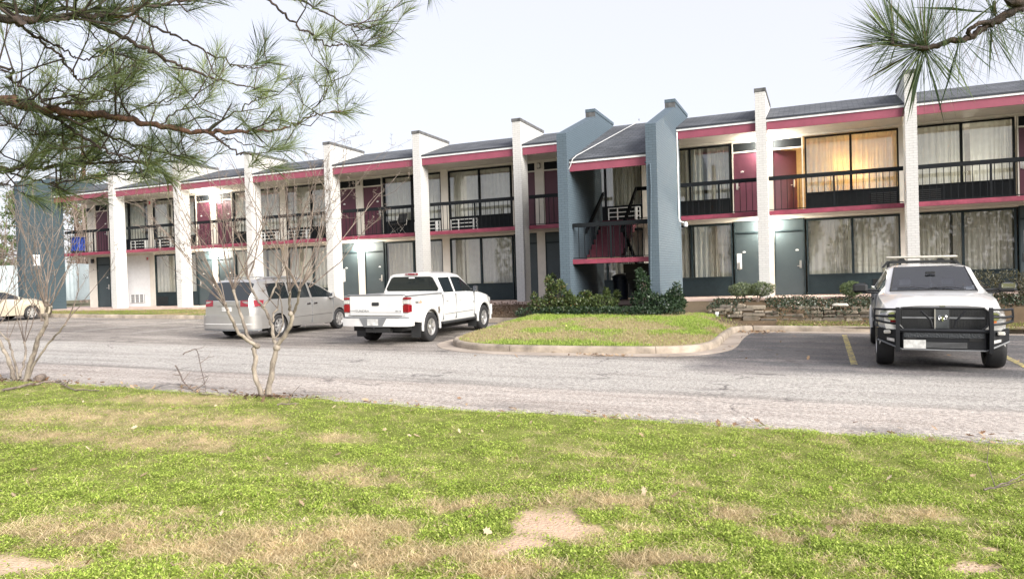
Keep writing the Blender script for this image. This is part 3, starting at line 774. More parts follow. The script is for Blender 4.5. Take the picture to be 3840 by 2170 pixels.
def strip_z(a, o):
    t = np.clip((o+2.41)/(2.41-.17), 0, 1); return (lotv(a, o)+.135)*(1-t) + (ZG-.10+CZ)*t + (fbm(a*1.5, o*1.5, 8)-.5)*.05
def strip_col(a, o):
    n = fbm(a*.8, o*1.5, 15); c = mixc((.10, .125, .035), (.30, .235, .13), sstep(n, .38, .62))
    d = sstep(a + 2*(fbm(a*.7, o, 4)-.5), 15.5, 17.5); return c*(1-d[:, None]) + mixc((.085, .06, .04), (.16, .115, .075), n)*d[:, None]
sg = grid('planted_strip', np.linspace(-9, 23.2, 162), np.linspace(-2.41, -.17, 12), strip_z, soil_m, None, strip_col); tag(sg, kind='structure')
def bed_z(a, o):
    w = -3.05 + .09*np.clip(a-30, 0, 6)*.5
    zl = lotv(a, o)+.13; zt = np.where(o < w, zl*(1-sstep(o, -4.3, -3.1)) + (zl+.05)*sstep(o, -4.3, -3.1), 0)
    t = np.clip((o-w)/(-.2-w), 0, 1); up = (-1.14+CZ)*(1-t) + (ZG-.07+CZ)*t
    return np.where(o < w, zt, up) + (fbm(a*2, o*2, 28)-.5)*.04
def bed_col(a, o):
    n = fbm(a*2, o*2, 31); c = mixc((.07, .05, .035), (.17, .12, .07), n); gstrip = (o < -3.2)*sstep(n, .42, .55)*sstep(a, 30.6, 31.2); return c*(1-gstrip[:, None]) + np.array((.09, .12, .03))[None]*gstrip[:, None]
bd = grid('planted_bed', np.linspace(29.0, 46, 120), np.concatenate([np.linspace(-4.36, -3.06, 8), np.linspace(-2.99, -.17, 12)]), bed_z, soil_m, None, bed_col); tag(bd, kind='structure')

# --- dry stone wall
stone_m, ns, ln, p = new_mat('field stone')
p.inputs['Roughness'].default_value = .92
gi = nd(ns, 'ShaderNodeNewGeometry'); cr = nd(ns, 'ShaderNodeValToRGB')
el = cr.color_ramp.elements; el[0].color = (.10, .085, .07, 1); el[1].color = (.34, .29, .22, 1); e2 = el.new(.5); e2.color = (.20, .165, .125, 1)
ln.new(gi.outputs['Random Per Island'], cr.inputs[0])
tc = nd(ns, 'ShaderNodeTexCoord'); no = nd(ns, 'ShaderNodeTexNoise', Scale=7.0, Detail=6.0, Roughness=.7); ln.new(tc.outputs['Object'], no.inputs['Vector'])
mx = nd(ns, 'ShaderNodeMix', data_type='RGBA'); mx.inputs[7].default_value = (.05, .055, .035, 1); rp = nd(ns, 'ShaderNodeMapRange'); rp.inputs[1].default_value = .48; rp.inputs[2].default_value = .68; rp.inputs[4].default_value = .85
ln.new(no.outputs['Fac'], rp.inputs[0]); ln.new(rp.outputs[0], mx.inputs[0]); ln.new(cr.outputs[0], mx.inputs[6]); ln.new(mx.outputs[2], p.inputs['Base Color'])
b = nd(ns, 'ShaderNodeBump', Strength=.8, Distance=.03); ln.new(no.outputs['Fac'], b.inputs['Height']); ln.new(b.outputs['Normal'], p.inputs['Normal'])
q = random.Random(5); mb = MB()
def wall_o(a): return -3.08 + .045*max(0, min(a-30, 6))
for c in range(4):
    a = 28.55 + c*.12 + q.random()*.2
    while a < 45.8:
        L = q.uniform(.22, .62); h = .098+q.uniform(-.012, .012); o0 = wall_o(a)+c*.025+q.uniform(-.03, .02)
        base = lot_ao(max(a, 29.8), -3.2)+.16 + (max(0, 29.8-a))*.18
        z0 = base + c*.105
        if q.random() > (.06 if c < 3 else .35):
            n0 = len(mb.v); mb.rbox(a+.008, a+L-.008, o0, o0+.28, z0, z0+h, .022)
            for k in range(n0, len(mb.v)):
                x, y, z = mb.v[k]; mb.v[k] = (x+q.uniform(-.015, .015), y+q.uniform(-.018, .018), z+q.uniform(-.012, .012))
        a += L
sw = mb.build('stone_wall', stone_m, None, 30); fac_obj(sw); tag(sw, 'low dry stone retaining wall half covered in ivy below the ground floor walkway', 'wall')
q = random.Random(9); mb = MB(); mb.rbox(32.0, 32.42, -2.9, -2.62, -1.08+CZ, -.98+CZ, .04)
o = mb.build('loose_stone', mat('pale stone', (.45, .42, .36), .9, var=.25, bump=.4), None, 30); fac_obj(o); tag(o, 'pale flat stone lying on the ivy above the stone wall', 'stone')
mb = MB(); mb.box(-.03, .03, -.015, .015, 0, .26); mb.box(-.05, .05, -.02, .02, .2, .27)
o = mb.build('marker_post', M['drip']); o.location = B(28.95, -3.2, -1.43+CZ); o.rotation_euler = (R(4), 0, -YAW); tag(o, 'short white marker post at the left end of the stone wall', 'post')

# --- front lawn
def lawn_z(a, o):
    e = -16.5; d = np.clip(e-o, 0, 30)
    return lotv(a, o) + .02 + .055*sstep(d, 0, .5) + .15*sstep(d, .2, 7.5) + (fbm(a*1.3, o*1.3, 41)-.5)*.06*sstep(d, .1, 1)
def lawn_edge(a): return -16.5 + (fbm(a*.8, a*0+.5, 51)-.5)*.5 + (fbm(a*5, a*0+.5, 55)-.5)*.16
LG = dict(dirt=[(2040, 1960, 150, 42), (2120, 1990, 110, 35), (1960, 2045, 120, 34), (1870, 2075, 60, 18), (120, 2120, 300, 45), (3570, 1945, 70, 10), (3640, 2130, 130, 28), (1655, 1950, 40, 12), (3700, 2060, 60, 10), (2440, 2150, 90, 14)],
          straw=[(430, 2010, 420, 70), (1050, 2060, 520, 90), (1350, 1985, 250, 35), (1330, 1790, 210, 36), (2280, 1880, 260, 34), (2750, 1930, 140, 34), (3250, 1960, 160, 18), (620, 1660, 300, 40), (350, 1560, 420, 36), (900, 1580, 200, 30), (1250, 1640, 120, 20), (1900, 2140, 200, 36), (2950, 2010, 140, 20), (3380, 1930, 190, 22), (2480, 2100, 190, 34), (1600, 2100, 300, 50), (640, 1500, 260, 20), (200, 1640, 260, 24), (1700, 1900, 200, 30)])
def lawn_masks(a, o):
    x = OX + DA.x*a + DN.x*o; y = OY + DA.y*a + DN.y*o
    px, py = project(np.stack([x, y, lawn_z(a, o)], 1))
    n = fbm(a*2.2, o*2.2, 61, 5); n2 = fbm(a*7, o*7, 66, 3)
    def el(L, sh):
        m = np.zeros(len(a))
        for cx_, cy_, rx, ry in L:
            d = np.sqrt(((px-cx_)/rx)**2+((py-cy_)/ry)**2); m = np.maximum(m, 1-sstep(d + (n-.5)*1.6 + (n2-.5)*1.1, .45, 1.15+sh))
        return m
    front = y > 2
    dirt = el(LG['dirt'], .1)*front; straw = np.maximum(el(LG['straw'], .5)*front*.95, sstep(fbm(a*.7, o*.7, 71, 4), .54, .66)*.34)
    straw = np.clip(straw*.82 - .14 + .9*(n2-.5) + .9*(fbm(a*16, o*16, 67, 2)-.5) + .14*sstep(n, .46, .62), 0, 1)
    return dirt, straw, n, n2
def lawn_col(a, o):
    dirt, straw, n, n2 = lawn_masks(a, o)
    c = mixc((.16, .185, .04), (.43, .33, .19), np.clip(straw, 0, 1)); c *= (.7+.6*n2)[:, None]
    return c*(1-dirt[:, None]) + (mixc((.50, .34, .235), (.66, .50, .37), n))*dirt[:, None]
A = np.arange(4, 52, .10); J = np.concatenate([np.arange(0, 9, .10), np.arange(9, 34, .8)])
AA, JJ = np.meshgrid(A, J); aa = AA.ravel(); oo = (lawn_edge(AA) - JJ).ravel(); zz = lawn_z(aa, oo) - .035*(JJ.ravel() == 0)
lw = np_obj('lawn', np.stack([aa, oo, zz], 1), grid_faces(len(A), len(J)), soil_m, None, lawn_col(aa, oo), True); fac_obj(lw); tag(lw, kind='structure')

# --- grass blades and small leaves
grass_m = col_mat('grass blades', .6, trans=.35, spec=.25)
def blades(a, o, z, cols, L, wd, seed, up=.55):
    r = np.random.RandomState(seed); n = len(a)
    th = r.rand(n)*2*np.pi; el = up + (r.rand(n)-.5)*.9; el = np.clip(el, .08, 1.45)
    dx = np.cos(th)*np.cos(el); dy = np.sin(th)*np.cos(el); dz = np.sin(el)
    ph = r.rand(n)*2*np.pi; sx = np.cos(ph); sy = np.sin(ph)
    base = np.stack([a, o, z-.004], 1); tip = base + np.stack([dx, dy, dz], 1)*L[:, None]
    sd = np.stack([sx, sy, r.randn(n)*.25], 1)*wd[:, None]*.5
    mid = base*.45 + tip*.55 + np.stack([r.randn(n)*.1*L, r.randn(n)*.1*L, np.abs(r.randn(n))*.12*L], 1)
    V = np.empty((n, 4, 3), np.float32); V[:, 0] = base; V[:, 1] = mid-sd; V[:, 2] = tip; V[:, 3] = mid+sd
    F = np.arange(4*n).reshape(n, 4); return V.reshape(-1, 3), F, np.repeat(cols, 4, 0)
def greens(n, straw, r, dry=(.82, .69, .44)):
    t = r.rand(n); g = mixc((.24, .355, .042), (.58, .67, .16), t); g[r.rand(n) < .12] *= .55
    isd = r.rand(n) < straw; d = mixc((.47, .35, .185), dry, r.rand(n)) ; g[isd] = d[isd]; return g, isd
r = np.random.RandomState(3)
NB = 800000
px = r.uniform(-500, 4340, NB); py = 1400 + (r.rand(NB)**.85)*860
# screen samples onto the lawn plane, plus an even share over the ground
c_, s_ = math.cos(ROLL), math.sin(ROLL); u = (px-W0/2)*c_ + (py-H0/2)*s_; v = -(px-W0/2)*s_ + (py-H0/2)*c_
rx = u/FPX; ry = math.cos(PITCH) - v/FPX*math.sin(PITCH); rz = -math.sin(PITCH) - v/FPX*math.cos(PITCH)
k = -1.62/rz; ok = (rz < -.05); X = (rx*k)[ok]; Y = (ry*k)[ok]
a1 = (X-OX)*DA.x + (Y-OY)*DA.y; o1 = (X-OX)*DN.x + (Y-OY)*DN.y
a2 = r.uniform(14, 42, 170000); o2 = -16.5 - r.rand(170000)*9.5
a = np.concatenate([a1, a2]); o = np.concatenate([o1, o2])
ok = (o < lawn_edge(a)+.05) & (o > -27) & (a > 8) & (a < 50); a, o = a[ok], o[ok]
dirt, straw, n, n2 = lawn_masks(a, o)
keep = r.rand(len(a)) > np.clip(dirt*1.0, 0, .95); a, o, straw, n2, n = a[keep], o[keep], straw[keep], n2[keep], n[keep]
cl, isd = greens(len(a), np.clip(straw*1.05-.05, 0.03, .95), r)
clump = sstep(fbm(a*4.5, o*4.5, 81, 2), .42, .62)
L = np.where(isd, r.uniform(.025, .085, len(a)), r.uniform(.010, .023, len(a))*(.8+.5*clump)); wd = np.where(isd, r.uniform(.002, .0035, len(a)), r.uniform(.006, .011, len(a)))
zl = lawn_z(a, o) + np.where(isd, .003, clump*.03*r.rand(len(a)))
V, F, C = blades(a, o, zl, cl*(.72+.55*n2)[:, None]*np.where(r.rand(len(a)) < .14, .5, 1)[:, None], L, wd, 4, .42)
gr = np_obj('grass', V, F, grass_m, None, C); fac_obj(gr); tag(gr, kind='stuff')
# island and strip turf
tri = ISL_V[ISL_F]; ar = np.linalg.norm(np.cross(tri[:, 1]-tri[:, 0], tri[:, 3]-tri[:, 0]), axis=1); NI = 95000
fi = r.choice(len(tri), NI, p=ar/ar.sum()); uu, vv = r.rand(NI, 1), r.rand(NI, 1)
P = (tri[fi, 0]*(1-uu)+tri[fi, 1]*uu)*(1-vv) + (tri[fi, 3]*(1-uu)+tri[fi, 2]*uu)*vv
ok = (P[:, 1] < -3.0); P = P[ok]
nn = fbm(P[:, 0]*.9, P[:, 1]*.9, 5); dry = sstep(nn + .25*np.exp(-((P[:, 0]-27.2)/1.6)**2-((P[:, 1]+6.8)/1.0)**2), .44, .62)
kp = r.rand(len(P)) > sstep(P[:, 0], 28.7, 29.1)*sstep(P[:, 1], -5.2, -4.2)*.9; P = P[kp]; dry = dry[kp]
cl, isd = greens(len(P), .06+dry*.85, r, (.56, .46, .28)); cl *= np.array((.8, .85, .85))
V, F, C = blades(P[:, 0], P[:, 1], P[:, 2], cl, r.uniform(.04, .09, len(P)), r.uniform(.008, .014, len(P)), 6, .95)
g2 = np_obj('island_grass', V, F, grass_m, None, C); fac_obj(g2); tag(g2, kind='stuff')
a = np.concatenate([r.uniform(-9, 17.5, 26000), r.uniform(30.6, 40, 9000)]); o = np.concatenate([-2.4+r.rand(26000)*2.0, -4.35+r.rand(9000)*1.15])
z = np.where(a < 20, strip_z(a, o), bed_z(a, o)); sw_ = fbm(a*.8, o*1.5, 15)
kp = r.rand(len(a)) > sstep(a, 14.5, 17.5)*(a < 20); a, o, z, sw_ = a[kp], o[kp], z[kp], sw_[kp]
cl, isd = greens(len(a), .3+.4*sstep(sw_, .4, .62), r, (.42, .34, .19)); cl *= .62
V, F, C = blades(a, o, z, cl, r.uniform(.03, .08, len(a)), r.uniform(.008, .016, len(a)), 7, .8)
g3 = np_obj('strip_grass', V, F, grass_m, None, C); fac_obj(g3); tag(g3, kind='stuff')

# --- dead leaves
leaf_m = col_mat('dead leaves', .8, trans=.15)
def litter(name, pts, size, seed, c1=(.26, .17, .09), c2=(.62, .50, .34)):
    r = np.random.RandomState(seed); V = []; F = []; C = []
    out = [(0, -1), (.28, -.62), (.75, -.5), (.42, -.18), (.85, .22), (.4, .3), (.3, .75), (0, 1), (-.3, .7), (-.4, .28), (-.85, .3), (-.42, -.15), (-.75, -.45), (-.28, -.6)]
    for (x, y, z) in pts:
        s = size*r.uniform(.6, 1.25); th = r.rand()*6.28; tx, ty = r.randn()*.35, r.randn()*.35; c = np.array(c1)*(1-(t := r.rand())) + np.array(c2)*t; b = len(V); cu = r.uniform(.1, .5)
        V.append((x, y, z+.012)); C.append(c)
        for u, v in out:
            X = (u*.7*math.cos(th)-v*math.sin(th))*s; Y = (u*.7*math.sin(th)+v*math.cos(th))*s
            V.append((x+X, y+Y, z+.012+X*tx+Y*ty+cu*s*(u*u+.4*v*v)*.6)); C.append(c)
        for i in range(14): F.append((b, b+1+i, b+1+(i+1) % 14))
    o = np_obj(name, V, np.array(F), leaf_m, None, np.array(C)); fac_obj(o); return tag(o, kind='stuff')
a = r.uniform(16, 38, 420); o = -16.6-r.rand(420)*7; z = lawn_z(a, o)+.012
litter('leaf_litter', np.stack([a, o, z], 1), .032, 8)
P = []
for k in range(150): P.append((r.normal(30.05, .42), r.normal(-4.75, .25), 0))
for k in range(45): P.append((27.6+r.normal(0, .3), -10.55+r.normal(0, .09)-.02, 0))
for k in range(110): P.append((r.uniform(30, 36), -4.2+r.rand()*.7, 1))
for k in range(60): P.append((r.uniform(23.8, 35), r.uniform(-11.4, -5), 0))
for k in range(260): P.append((r.uniform(16, 38), -16.55+abs(r.normal(0, .28)), 0))
P = [(a_, o_, (float(bed_z(np.array([a_]), np.array([o_]))[0])+.02 if f else lot_ao(a_, o_)+.014)) for a_, o_, f in P]
litter('kerb_leaves', P, .045, 12, (.20, .11, .06), (.50, .37, .23))
# ================================================================== VEHICLES (x forward, y left, z up, origin on the ground between the axles)
def lin(keys, x):
    if x <= keys[0][0]: return keys[0][1]
    for (x0, v0), (x1, v1) in zip(keys, keys[1:]):
        if x <= x1: return v0 + (v1-v0)*(x-x0)/(x1-x0) if x1 > x0 else v1
    return keys[-1][1]

def arch_stations(xs, axles, RA):
    out = [(x, None) for x in xs]
    for xa in axles:
        out = [q for q in out if abs(q[0]-xa) > RA+.02]
        out += [(xa-RA-.012, None), (xa+RA+.012, None)]
        for k in range(0, 11):
            w = math.pi*k/10; out.append((xa+RA*math.cos(w), xa))
    return sorted(out, key=lambda t: t[0])

def body_loft(K, xs, axles, RA, AZ, partf, rearcap=True, splits=()):
    """returns {part: MB}; K: curves zb,wb,zc,wc,zt,wt,zr,wr,zm"""
    st = arch_stations(xs, axles, RA); rings = []
    for x, ax in st:
        g = {k: lin(v, x) for k, v in K.items()}
        zb = g['zb']
        if ax is not None: zb = AZ + math.sqrt(max(0, RA*RA-(x-ax)**2))
        zc = max(g['zc'], zb+.05); zt = max(g['zt'], zc+.04)
        wt, wr, zr, zm, wc = g['wt'], g['wr'], max(g['zr'], zt), g['zm'], g['wc']
        rings.append((x, [(g['wb'] if ax is None else wc-.01, zb), (wc-.012, zb+(zc-zb)*.5), (wc, zc), (wt, zt), (wt+(wr-wt)*.07, zt+(zr-zt)*.07),
                      (wt+(wr-wt)*.87, zt+(zr-zt)*.87), (wr, zr), (wr-.11, zr+(zm-zr)*.62), (wr*.5, zm-(zm-zr)*.12), (0, zm)]))
    parts = {}
    NP = 10
    for sgn in (1, -1):
        for i in range(len(rings)-1):
            for j in range(NP-1):
                x0, r0 = rings[i]; x1, r1 = rings[i+1]
                nm = partf((x0+x1)/2, j, sgn)
                if nm is None: continue
                if nm == 'side_window': nm = 'side_window#%d#%d' % (sgn, sum(1 for e in splits if (x0+x1)/2 > e))
                mb = parts.setdefault(nm, MB())
                q = [(x0, sgn*r0[j][0], r0[j][1]), (x1, sgn*r1[j][0], r1[j][1]), (x1, sgn*r1[j+1][0], r1[j+1][1]), (x0, sgn*r0[j+1][0], r0[j+1][1])]
                mb.add(q, [(0, 1, 2, 3)] if sgn > 0 else [(3, 2, 1, 0)])
    for x, r_, rev in ((rings[0][0], rings[0][1] if rearcap else rings[0][1][:4], 0), (rings[-1][0], rings[-1][1], 1)):
        vs = [(x, y, z) for y, z in r_] + [(x, -y, z) for y, z in reversed(r_) if y > 0]
        parts.setdefault('body', MB()).add(vs, [tuple(range(len(vs)))])
    return parts

def weld(o, smooth):
    bm = bmesh.new(); bm.from_mesh(o.data); bmesh.ops.remove_doubles(bm, verts=bm.verts, dist=.0008); bmesh.ops.recalc_face_normals(bm, faces=bm.faces)
    bm.to_mesh(o.data); bm.free(); o.data.shade_smooth(); o.data.set_sharp_from_angle(angle=R(smooth)); return o

def wheel(root, x, y, rad, w, spokes, rim_r, style='alloy', rimm=None):
    s = 1 if y > 0 else -1
    mb = MB(); h = w/2
    mb.lathe_y([(rim_r, -h*.8), (rim_r+.02, -h*.98), (rad*.93, -h), (rad*.985, -h*.82), (rad, -h*.45), (rad, h*.45), (rad*.985, h*.82), (rad*.93, h), (rim_r+.02, h*.98), (rim_r, h*.8)], (x, y, rad), 32)
    wh = mb.build('wheel', M['rubber'], root, 50)
    mb = MB(); f = y + s*h*.72
    mb.lathe_y([(rim_r+.004, s*h*.92), (rim_r-.012, s*h*.95), (rim_r-.03, s*h*.6), (rim_r-.035, -s*h*.8)], (x, y, rad), 32)
    hub = rad*.17
    mb.lathe_y([(0, s*h*.78), (hub*.7, s*h*.76), (hub, s*h*.6), (hub, s*h*.2)], (x, y, rad), 16)
    for k in range(spokes):
        t0 = 2*math.pi*k/spokes + .3; ca, sa = math.cos(t0), math.sin(t0); wi, wo = hub*.5, rim_r*(1.35/spokes)
        pts = [(hub*.8, -wi), (rim_r-.02, -wo), (rim_r-.02, wo), (hub*.8, wi)]
        vs = [(x+u*ca-v*sa, y+s*h*.70 - s*.012*(i in (1, 2))*0, rad+u*sa+v*ca) for i, (u, v) in enumerate(pts)] + [(x+u*ca-v*sa, y+s*h*.45, rad+u*sa+v*ca) for u, v in pts]
        mb.add(vs, [(0, 1, 2, 3), (4, 7, 6, 5), (0, 4, 5, 1), (1, 5, 6, 2), (2, 6, 7, 3), (3, 7, 4, 0)])
    mb.build('rim', rimm or M['alloy'], wh, 40)
    MB().lathe_y([(0, s*h*.12), (rim_r-.036, s*h*.12)], (x, y, rad), 20).build('brake_disc', M['underbody'], wh)
    return wh

def place(root, a, o, head, scale, sz=1.0):
    """head: heading angle in world radians; tilt to the lot"""
    p = B(a, o); z = lot_z(p.x, p.y); n = Vector((-CX, -CY, 1)).normalized()
    f = Vector((math.cos(head), math.sin(head), 0)); f = (f - n*f.dot(n)).normalized(); l = n.cross(f)
    root.matrix_world = Matrix.Translation((p.x, p.y, z+.004)) @ Matrix((( f.x, l.x, n.x, 0), (f.y, l.y, n.y, 0), (f.z, l.z, n.z, 0), (0, 0, 0, 1))) @ Matrix.Diagonal((scale, scale, scale*sz, 1))

def disc_patch(mb, poly, xf, off):
    pass

def patch(poly, fn, n=1):
    """flat polygon list of (u,v) mapped by fn to 3d, triangulated fan through the centre"""
    cu = sum(p[0] for p in poly)/len(poly); cv = sum(p[1] for p in poly)/len(poly)
    vs = [fn(cu, cv)] + [fn(*p) for p in poly]; L = len(poly)
    return MB().add(vs, [(0, 1+i, 1+(i+1) % L) for i in range(L)])

def rounded(x0, x1, z0, z1, r, n=4):
    out = []
    for cx, cz, s in ((x1-r, z1-r, 0), (x0+r, z1-r, 1), (x0+r, z0+r, 2), (x1-r, z0+r, 3)):
        for k in range(n+1):
            w = math.pi/2*(s + k/n); out.append((cx+r*math.cos(w), cz+r*math.sin(w)))
    return out

def mirror_part(root, x, y, z, m, hgt=.17, wid=.2, dep=.1, arm=.12, face=-1):
    s = 1 if y > 0 else -1
    mb = MB(); mb.rbox(x-dep/2, x+dep/2, min(y+s*arm, y+s*(arm+wid)), max(y+s*arm, y+s*(arm+wid)), z, z+hgt, .03); mb.tube([(x, y-s*.03, z+.03), (x, y+s*(arm+.03), z+.05)], .022, 6)
    o = mb.build('side_mirror', m, root, 40)
    ya, yb = sorted((y+s*(arm+.02), y+s*(arm+wid-.02)))
    MB().box(x-dep/2-.004, x-dep/2-.001, ya, yb, z+.02, z+hgt-.02).build('mirror_glass', M['chrome'], o)
    return o

# ------------------------------------------------------------------ white crew cab pickup seen from behind
WH = car_paint('white car paint', (.61, .605, .59), 0, .32)
def tundra():
    root = empty('pickup_truck', (0, 0, 0), 0, 'white pickup seen from behind with red tail lamps, nosed in beside the grass island', 'pickup truck', 'parked vehicles')
    K = dict(zb=[(-2.9, .62), (-2.3, .55), (-1.2, .48), (2.0, .46), (2.6, .5)],
             wb=[(-2.95, .93), (2.2, .93), (2.72, .72)], zc=[(-2.95, .86), (2.7, .80)], wc=[(-2.95, .965), (-2.0, .985), (1.9, .985), (2.4, .95), (2.74, .74)],
             zt=[(-2.95, 1.25), (-1.0, 1.25), (1.2, 1.22), (1.7, 1.18), (2.45, 1.08), (2.74, .98)], wt=[(-2.95, .945), (1.0, .945), (2.0, .90), (2.5, .82), (2.74, .66)],
             zr=[(-1.02, 1.75), (-.85, 1.775), (.25, 1.78), (.5, 1.745), (.62, 1.70), (1.42, 1.24), (1.8, 1.22), (2.45, 1.12), (2.74, 1.0)],
             wr=[(-1.02, .70), (-.6, .735), (.4, .72), (.62, .70), (1.42, .80), (1.8, .78), (2.45, .68), (2.74, .5)],
             zm=[(-1.02, 1.82), (-.8, 1.86), (.1, 1.87), (.45, 1.83), (.62, 1.78), (1.42, 1.27), (1.8, 1.26), (2.45, 1.16), (2.74, 1.02)])
    cab = [-1.02, -.93, -.9, -.25, -.15, -.02, .1, .35, .5, .62, .8, 1.0, 1.2, 1.42, 1.6, 1.8, 2.0, 2.2, 2.45, 2.6, 2.7, 2.74]
    def pf(x, j, s):
        if x < -1.02: return None if j > 2 else 'body'
        if j == 4 and -.88 < x < -.22: return 'side_window'
        if j == 4 and -.14 < x < 1.18: return 'side_window'
        if j in (7, 8) and .62 < x < 1.42: return 'windscreen'
        if j == 3 and x < 1.2: return 'body'
        return 'body'
    xs = [-2.95, -2.9, -2.6, -1.4, -1.04] + cab
    parts = body_loft(K, xs, (-1.785, 1.785), .47, .40, pf, False, (-.2,))
    mb = parts['body']
    # back wall of the cab and the open cargo bed
    zr = 1.25; x1 = -1.03
    mb.add([(-1.02, .945, 1.25), (-1.02, .70, 1.75), (-1.02, .60, 1.80), (-1.02, .35, 1.82), (-1.02, 0, 1.82), (-1.02, -.35, 1.82), (-1.02, -.60, 1.80), (-1.02, -.70, 1.75), (-1.02, -.945, 1.25), (-1.02, -.945, .7), (-1.02, .945, .7)], [tuple(range(11))])
    for s in (1, -1):
        y0, y1 = s*.945, s*.86
        mb.add([(-2.95, y0, zr), (-1.04, y0, zr), (-1.04, y1, zr+.005), (-2.95, y1, zr+.005), (-2.95, y1, .78), (-1.04, y1, .78)], [(0, 1, 2, 3), (3, 2, 5, 4)])
    mb.box(-2.95, -1.04, -.86, .86, .74, .78)
    body = weld(mb.build('body', WH, root, None), 38)
    for nm in parts:
        if nm != 'body': weld(parts[nm].build(nm.split('#')[0], M['carglass'], root), 40)
    # bed rail caps
    q = MB()
    for s in (1, -1):
        y0, y1 = sorted((s*.85, s*.965)); q.rbox(-2.98, -1.05, y0, y1, zr+.004, zr+.035, .012)
    q.rbox(-2.99, -2.90, -.84, .84, 1.282, 1.312, .012)
    q.build('bed_rail_cap', M['grey_plastic'], root, 40)
    # tailgate
    q = MB(); q.rbox(-2.985, -2.90, -.785, .785, .76, 1.28, .02); tg = q.build('tailgate', WH, root, 40)
    MB().rbox(-2.998, -2.97, -.11, .11, 1.02, 1.11, .02).build('handle', M['plastic_black'], tg, 40)
    MB().box(-2.989, -2.984, -.77, .77, .845, .853).build('crease', M['grey_plastic'], tg)
    ry = Matrix(((0, 0, -1, -2.988), (-1, 0, 0, 0), (0, 1, 0, 0), (0, 0, 0, 1)))
    text_mesh('lettering', 'TUNDRA', .075, M['grey_plastic'], tg, Matrix.Translation((0, .40, .885)) @ ry, .003, 1.35)
    text_mesh('lettering', 'TOYOTA', .035, M['grey_plastic'], tg, Matrix.Translation((0, .69, .89)) @ ry, .003, 1.3)
    text_mesh('lettering', 'SR5 V8', .045, M['grey_plastic'], tg, Matrix.Translation((0, -.67, .885)) @ ry, .003, 1.3)
    rs = Matrix(((1, 0, 0, 0), (0, 0, -1, -.988), (0, 1, 0, 0), (0, 0, 0, 1)))
    text_mesh('lettering', 'TRD', .085, M['plastic_black'], body, Matrix.Translation((-2.56, -.0, 1.09)) @ rs, .003, 1.2)
    text_mesh('lettering', 'OFF\nROAD', .045, M['amber'], body, Matrix.Translation((-2.36, -.0, 1.10)) @ rs, .003, 1.2)
    # tail lamps
    for s in (1, -1):
        ya, yb = sorted((s*.79, s*.975))
        q = MB(); q.rbox(-2.985, -2.80, ya, yb, .84, 1.055, .02); L = q.build('tail_lamp', M['redlens'], root, 40)
        MB().rbox(-2.983, -2.80, ya+.002, yb-.002, 1.056, 1.17, .02).build('reversing_lens', M['clearlens'], L, 40)
        MB().rbox(-2.985, -2.80, ya, yb, 1.171, 1.235, .02).build('upper_lens', M['redlens'], L, 40)
    # rear bumper with step pad
    q = MB(); q.prism_z([(-2.93, -.99), (-3.06, -.95), (-3.12, -.75), (-3.13, 0), (-3.12, .75), (-3.06, .95), (-2.93, .99), (-2.75, 1.0), (-2.75, -1.0)], .50, .70)
    bp = q.build('rear_bumper', WH, root, 30)
    MB().prism_z([(-2.99, -.96), (-3.09, -.74), (-3.10, .74), (-2.99, .96), (-2.92, .96), (-2.92, -.96)], .702, .735).build('step_pad', M['grey_plastic'], bp)
    MB().prism_y([(-3.0, .5), (-3.0, .5), (-3.0, .5)], 0, 0) if False else None
    q = MB(); q.add([(-3.137, -.40, .70), (-3.137, .40, .70), (-3.137, .27, .49), (-3.137, -.27, .49), (-3.10, -.40, .71), (-3.10, .40, .71), (-3.10, .27, .48), (-3.10, -.27, .48)], [(0, 1, 2, 3), (0, 4, 5, 1), (1, 5, 6, 2), (2, 6, 7, 3), (3, 7, 4, 0)])
    q.build('plate_recess', M['grey_plastic'], bp)
    MB().box(-3.145, -3.139, -.16, .16, .525, .69).build('number_plate', M['plate'], bp)
    q = MB(); q.box(-3.05, -2.8, -.06, .06, .40, .48); q.tube([(-3.1, 0, .44), (-3.1, 0, .54)], .03, 8); q.box(-3.08, -2.9, -.45, .25, .34, .46); q.build('tow_hitch', M['underbody'], root)
    # rear screen, high brake lamp
    def back(y, z): return (-1.026 - .0*(z-1.3), y, z)
    pl = [(-.80, 1.33), (.80, 1.33), (.83, 1.40), (.66, 1.70), (.58, 1.735), (-.58, 1.735), (-.66, 1.70), (-.83, 1.40)]
    patch(pl, back).build('rear_screen', M['carglass'], root)
    MB().box(-1.04, -1.027, -.09, .09, 1.69, 1.72).build('sticker', M['white'], root)
    q = MB().rbox(-1.06, -1.01, -.20, .20, 1.775, 1.83, .015).build('brake_lamp', M['redlens'], root, 40)
    for s in (1, -1):
        ya, yb = sorted((s*.10, s*.16)); MB().rbox(-1.062, -1.01, ya, yb, 1.785, 1.82, .01).build('cargo_lens', M['clearlens'], q, 40)
    # flares, mud flaps, running boards, door seams and handles
    for s in (1, -1):
        for xa in (-1.785, 1.785):
            q = MB(); pts = []
            for k in range(15):
                w = -.15 + (math.pi+.3)*k/14; pts.append((xa+.50*math.cos(w), s*.985, .40+.50*math.sin(w)))
            q.tube(pts, [.035]*15, 6); q.build('wheel_flare', WH, root, 50)
            MB().box(xa-.60, xa-.58, *sorted((s*.70, s*.97)), .16, .56).build('mud_flap', M['plastic_black'], root)
        q = MB(); q.rbox(-1.1, 1.15, *sorted((s*.83, s*1.03)), .40, .47, .02); q.build('running_board', M['plastic_black'], root, 40)
        for x in (-1.03, -.20, 1.08):
            MB().box(x-.004, x+.004, *sorted((s*.90, s*.9885)), .52, 1.235).build('door_gap', M['grey_plastic'], root)
        for x in (-.78, .10): MB().rbox(x-.09, x+.09, *sorted((s*.955, s*.99)), 1.03, 1.075, .012).build('door_handle', WH, root, 40)
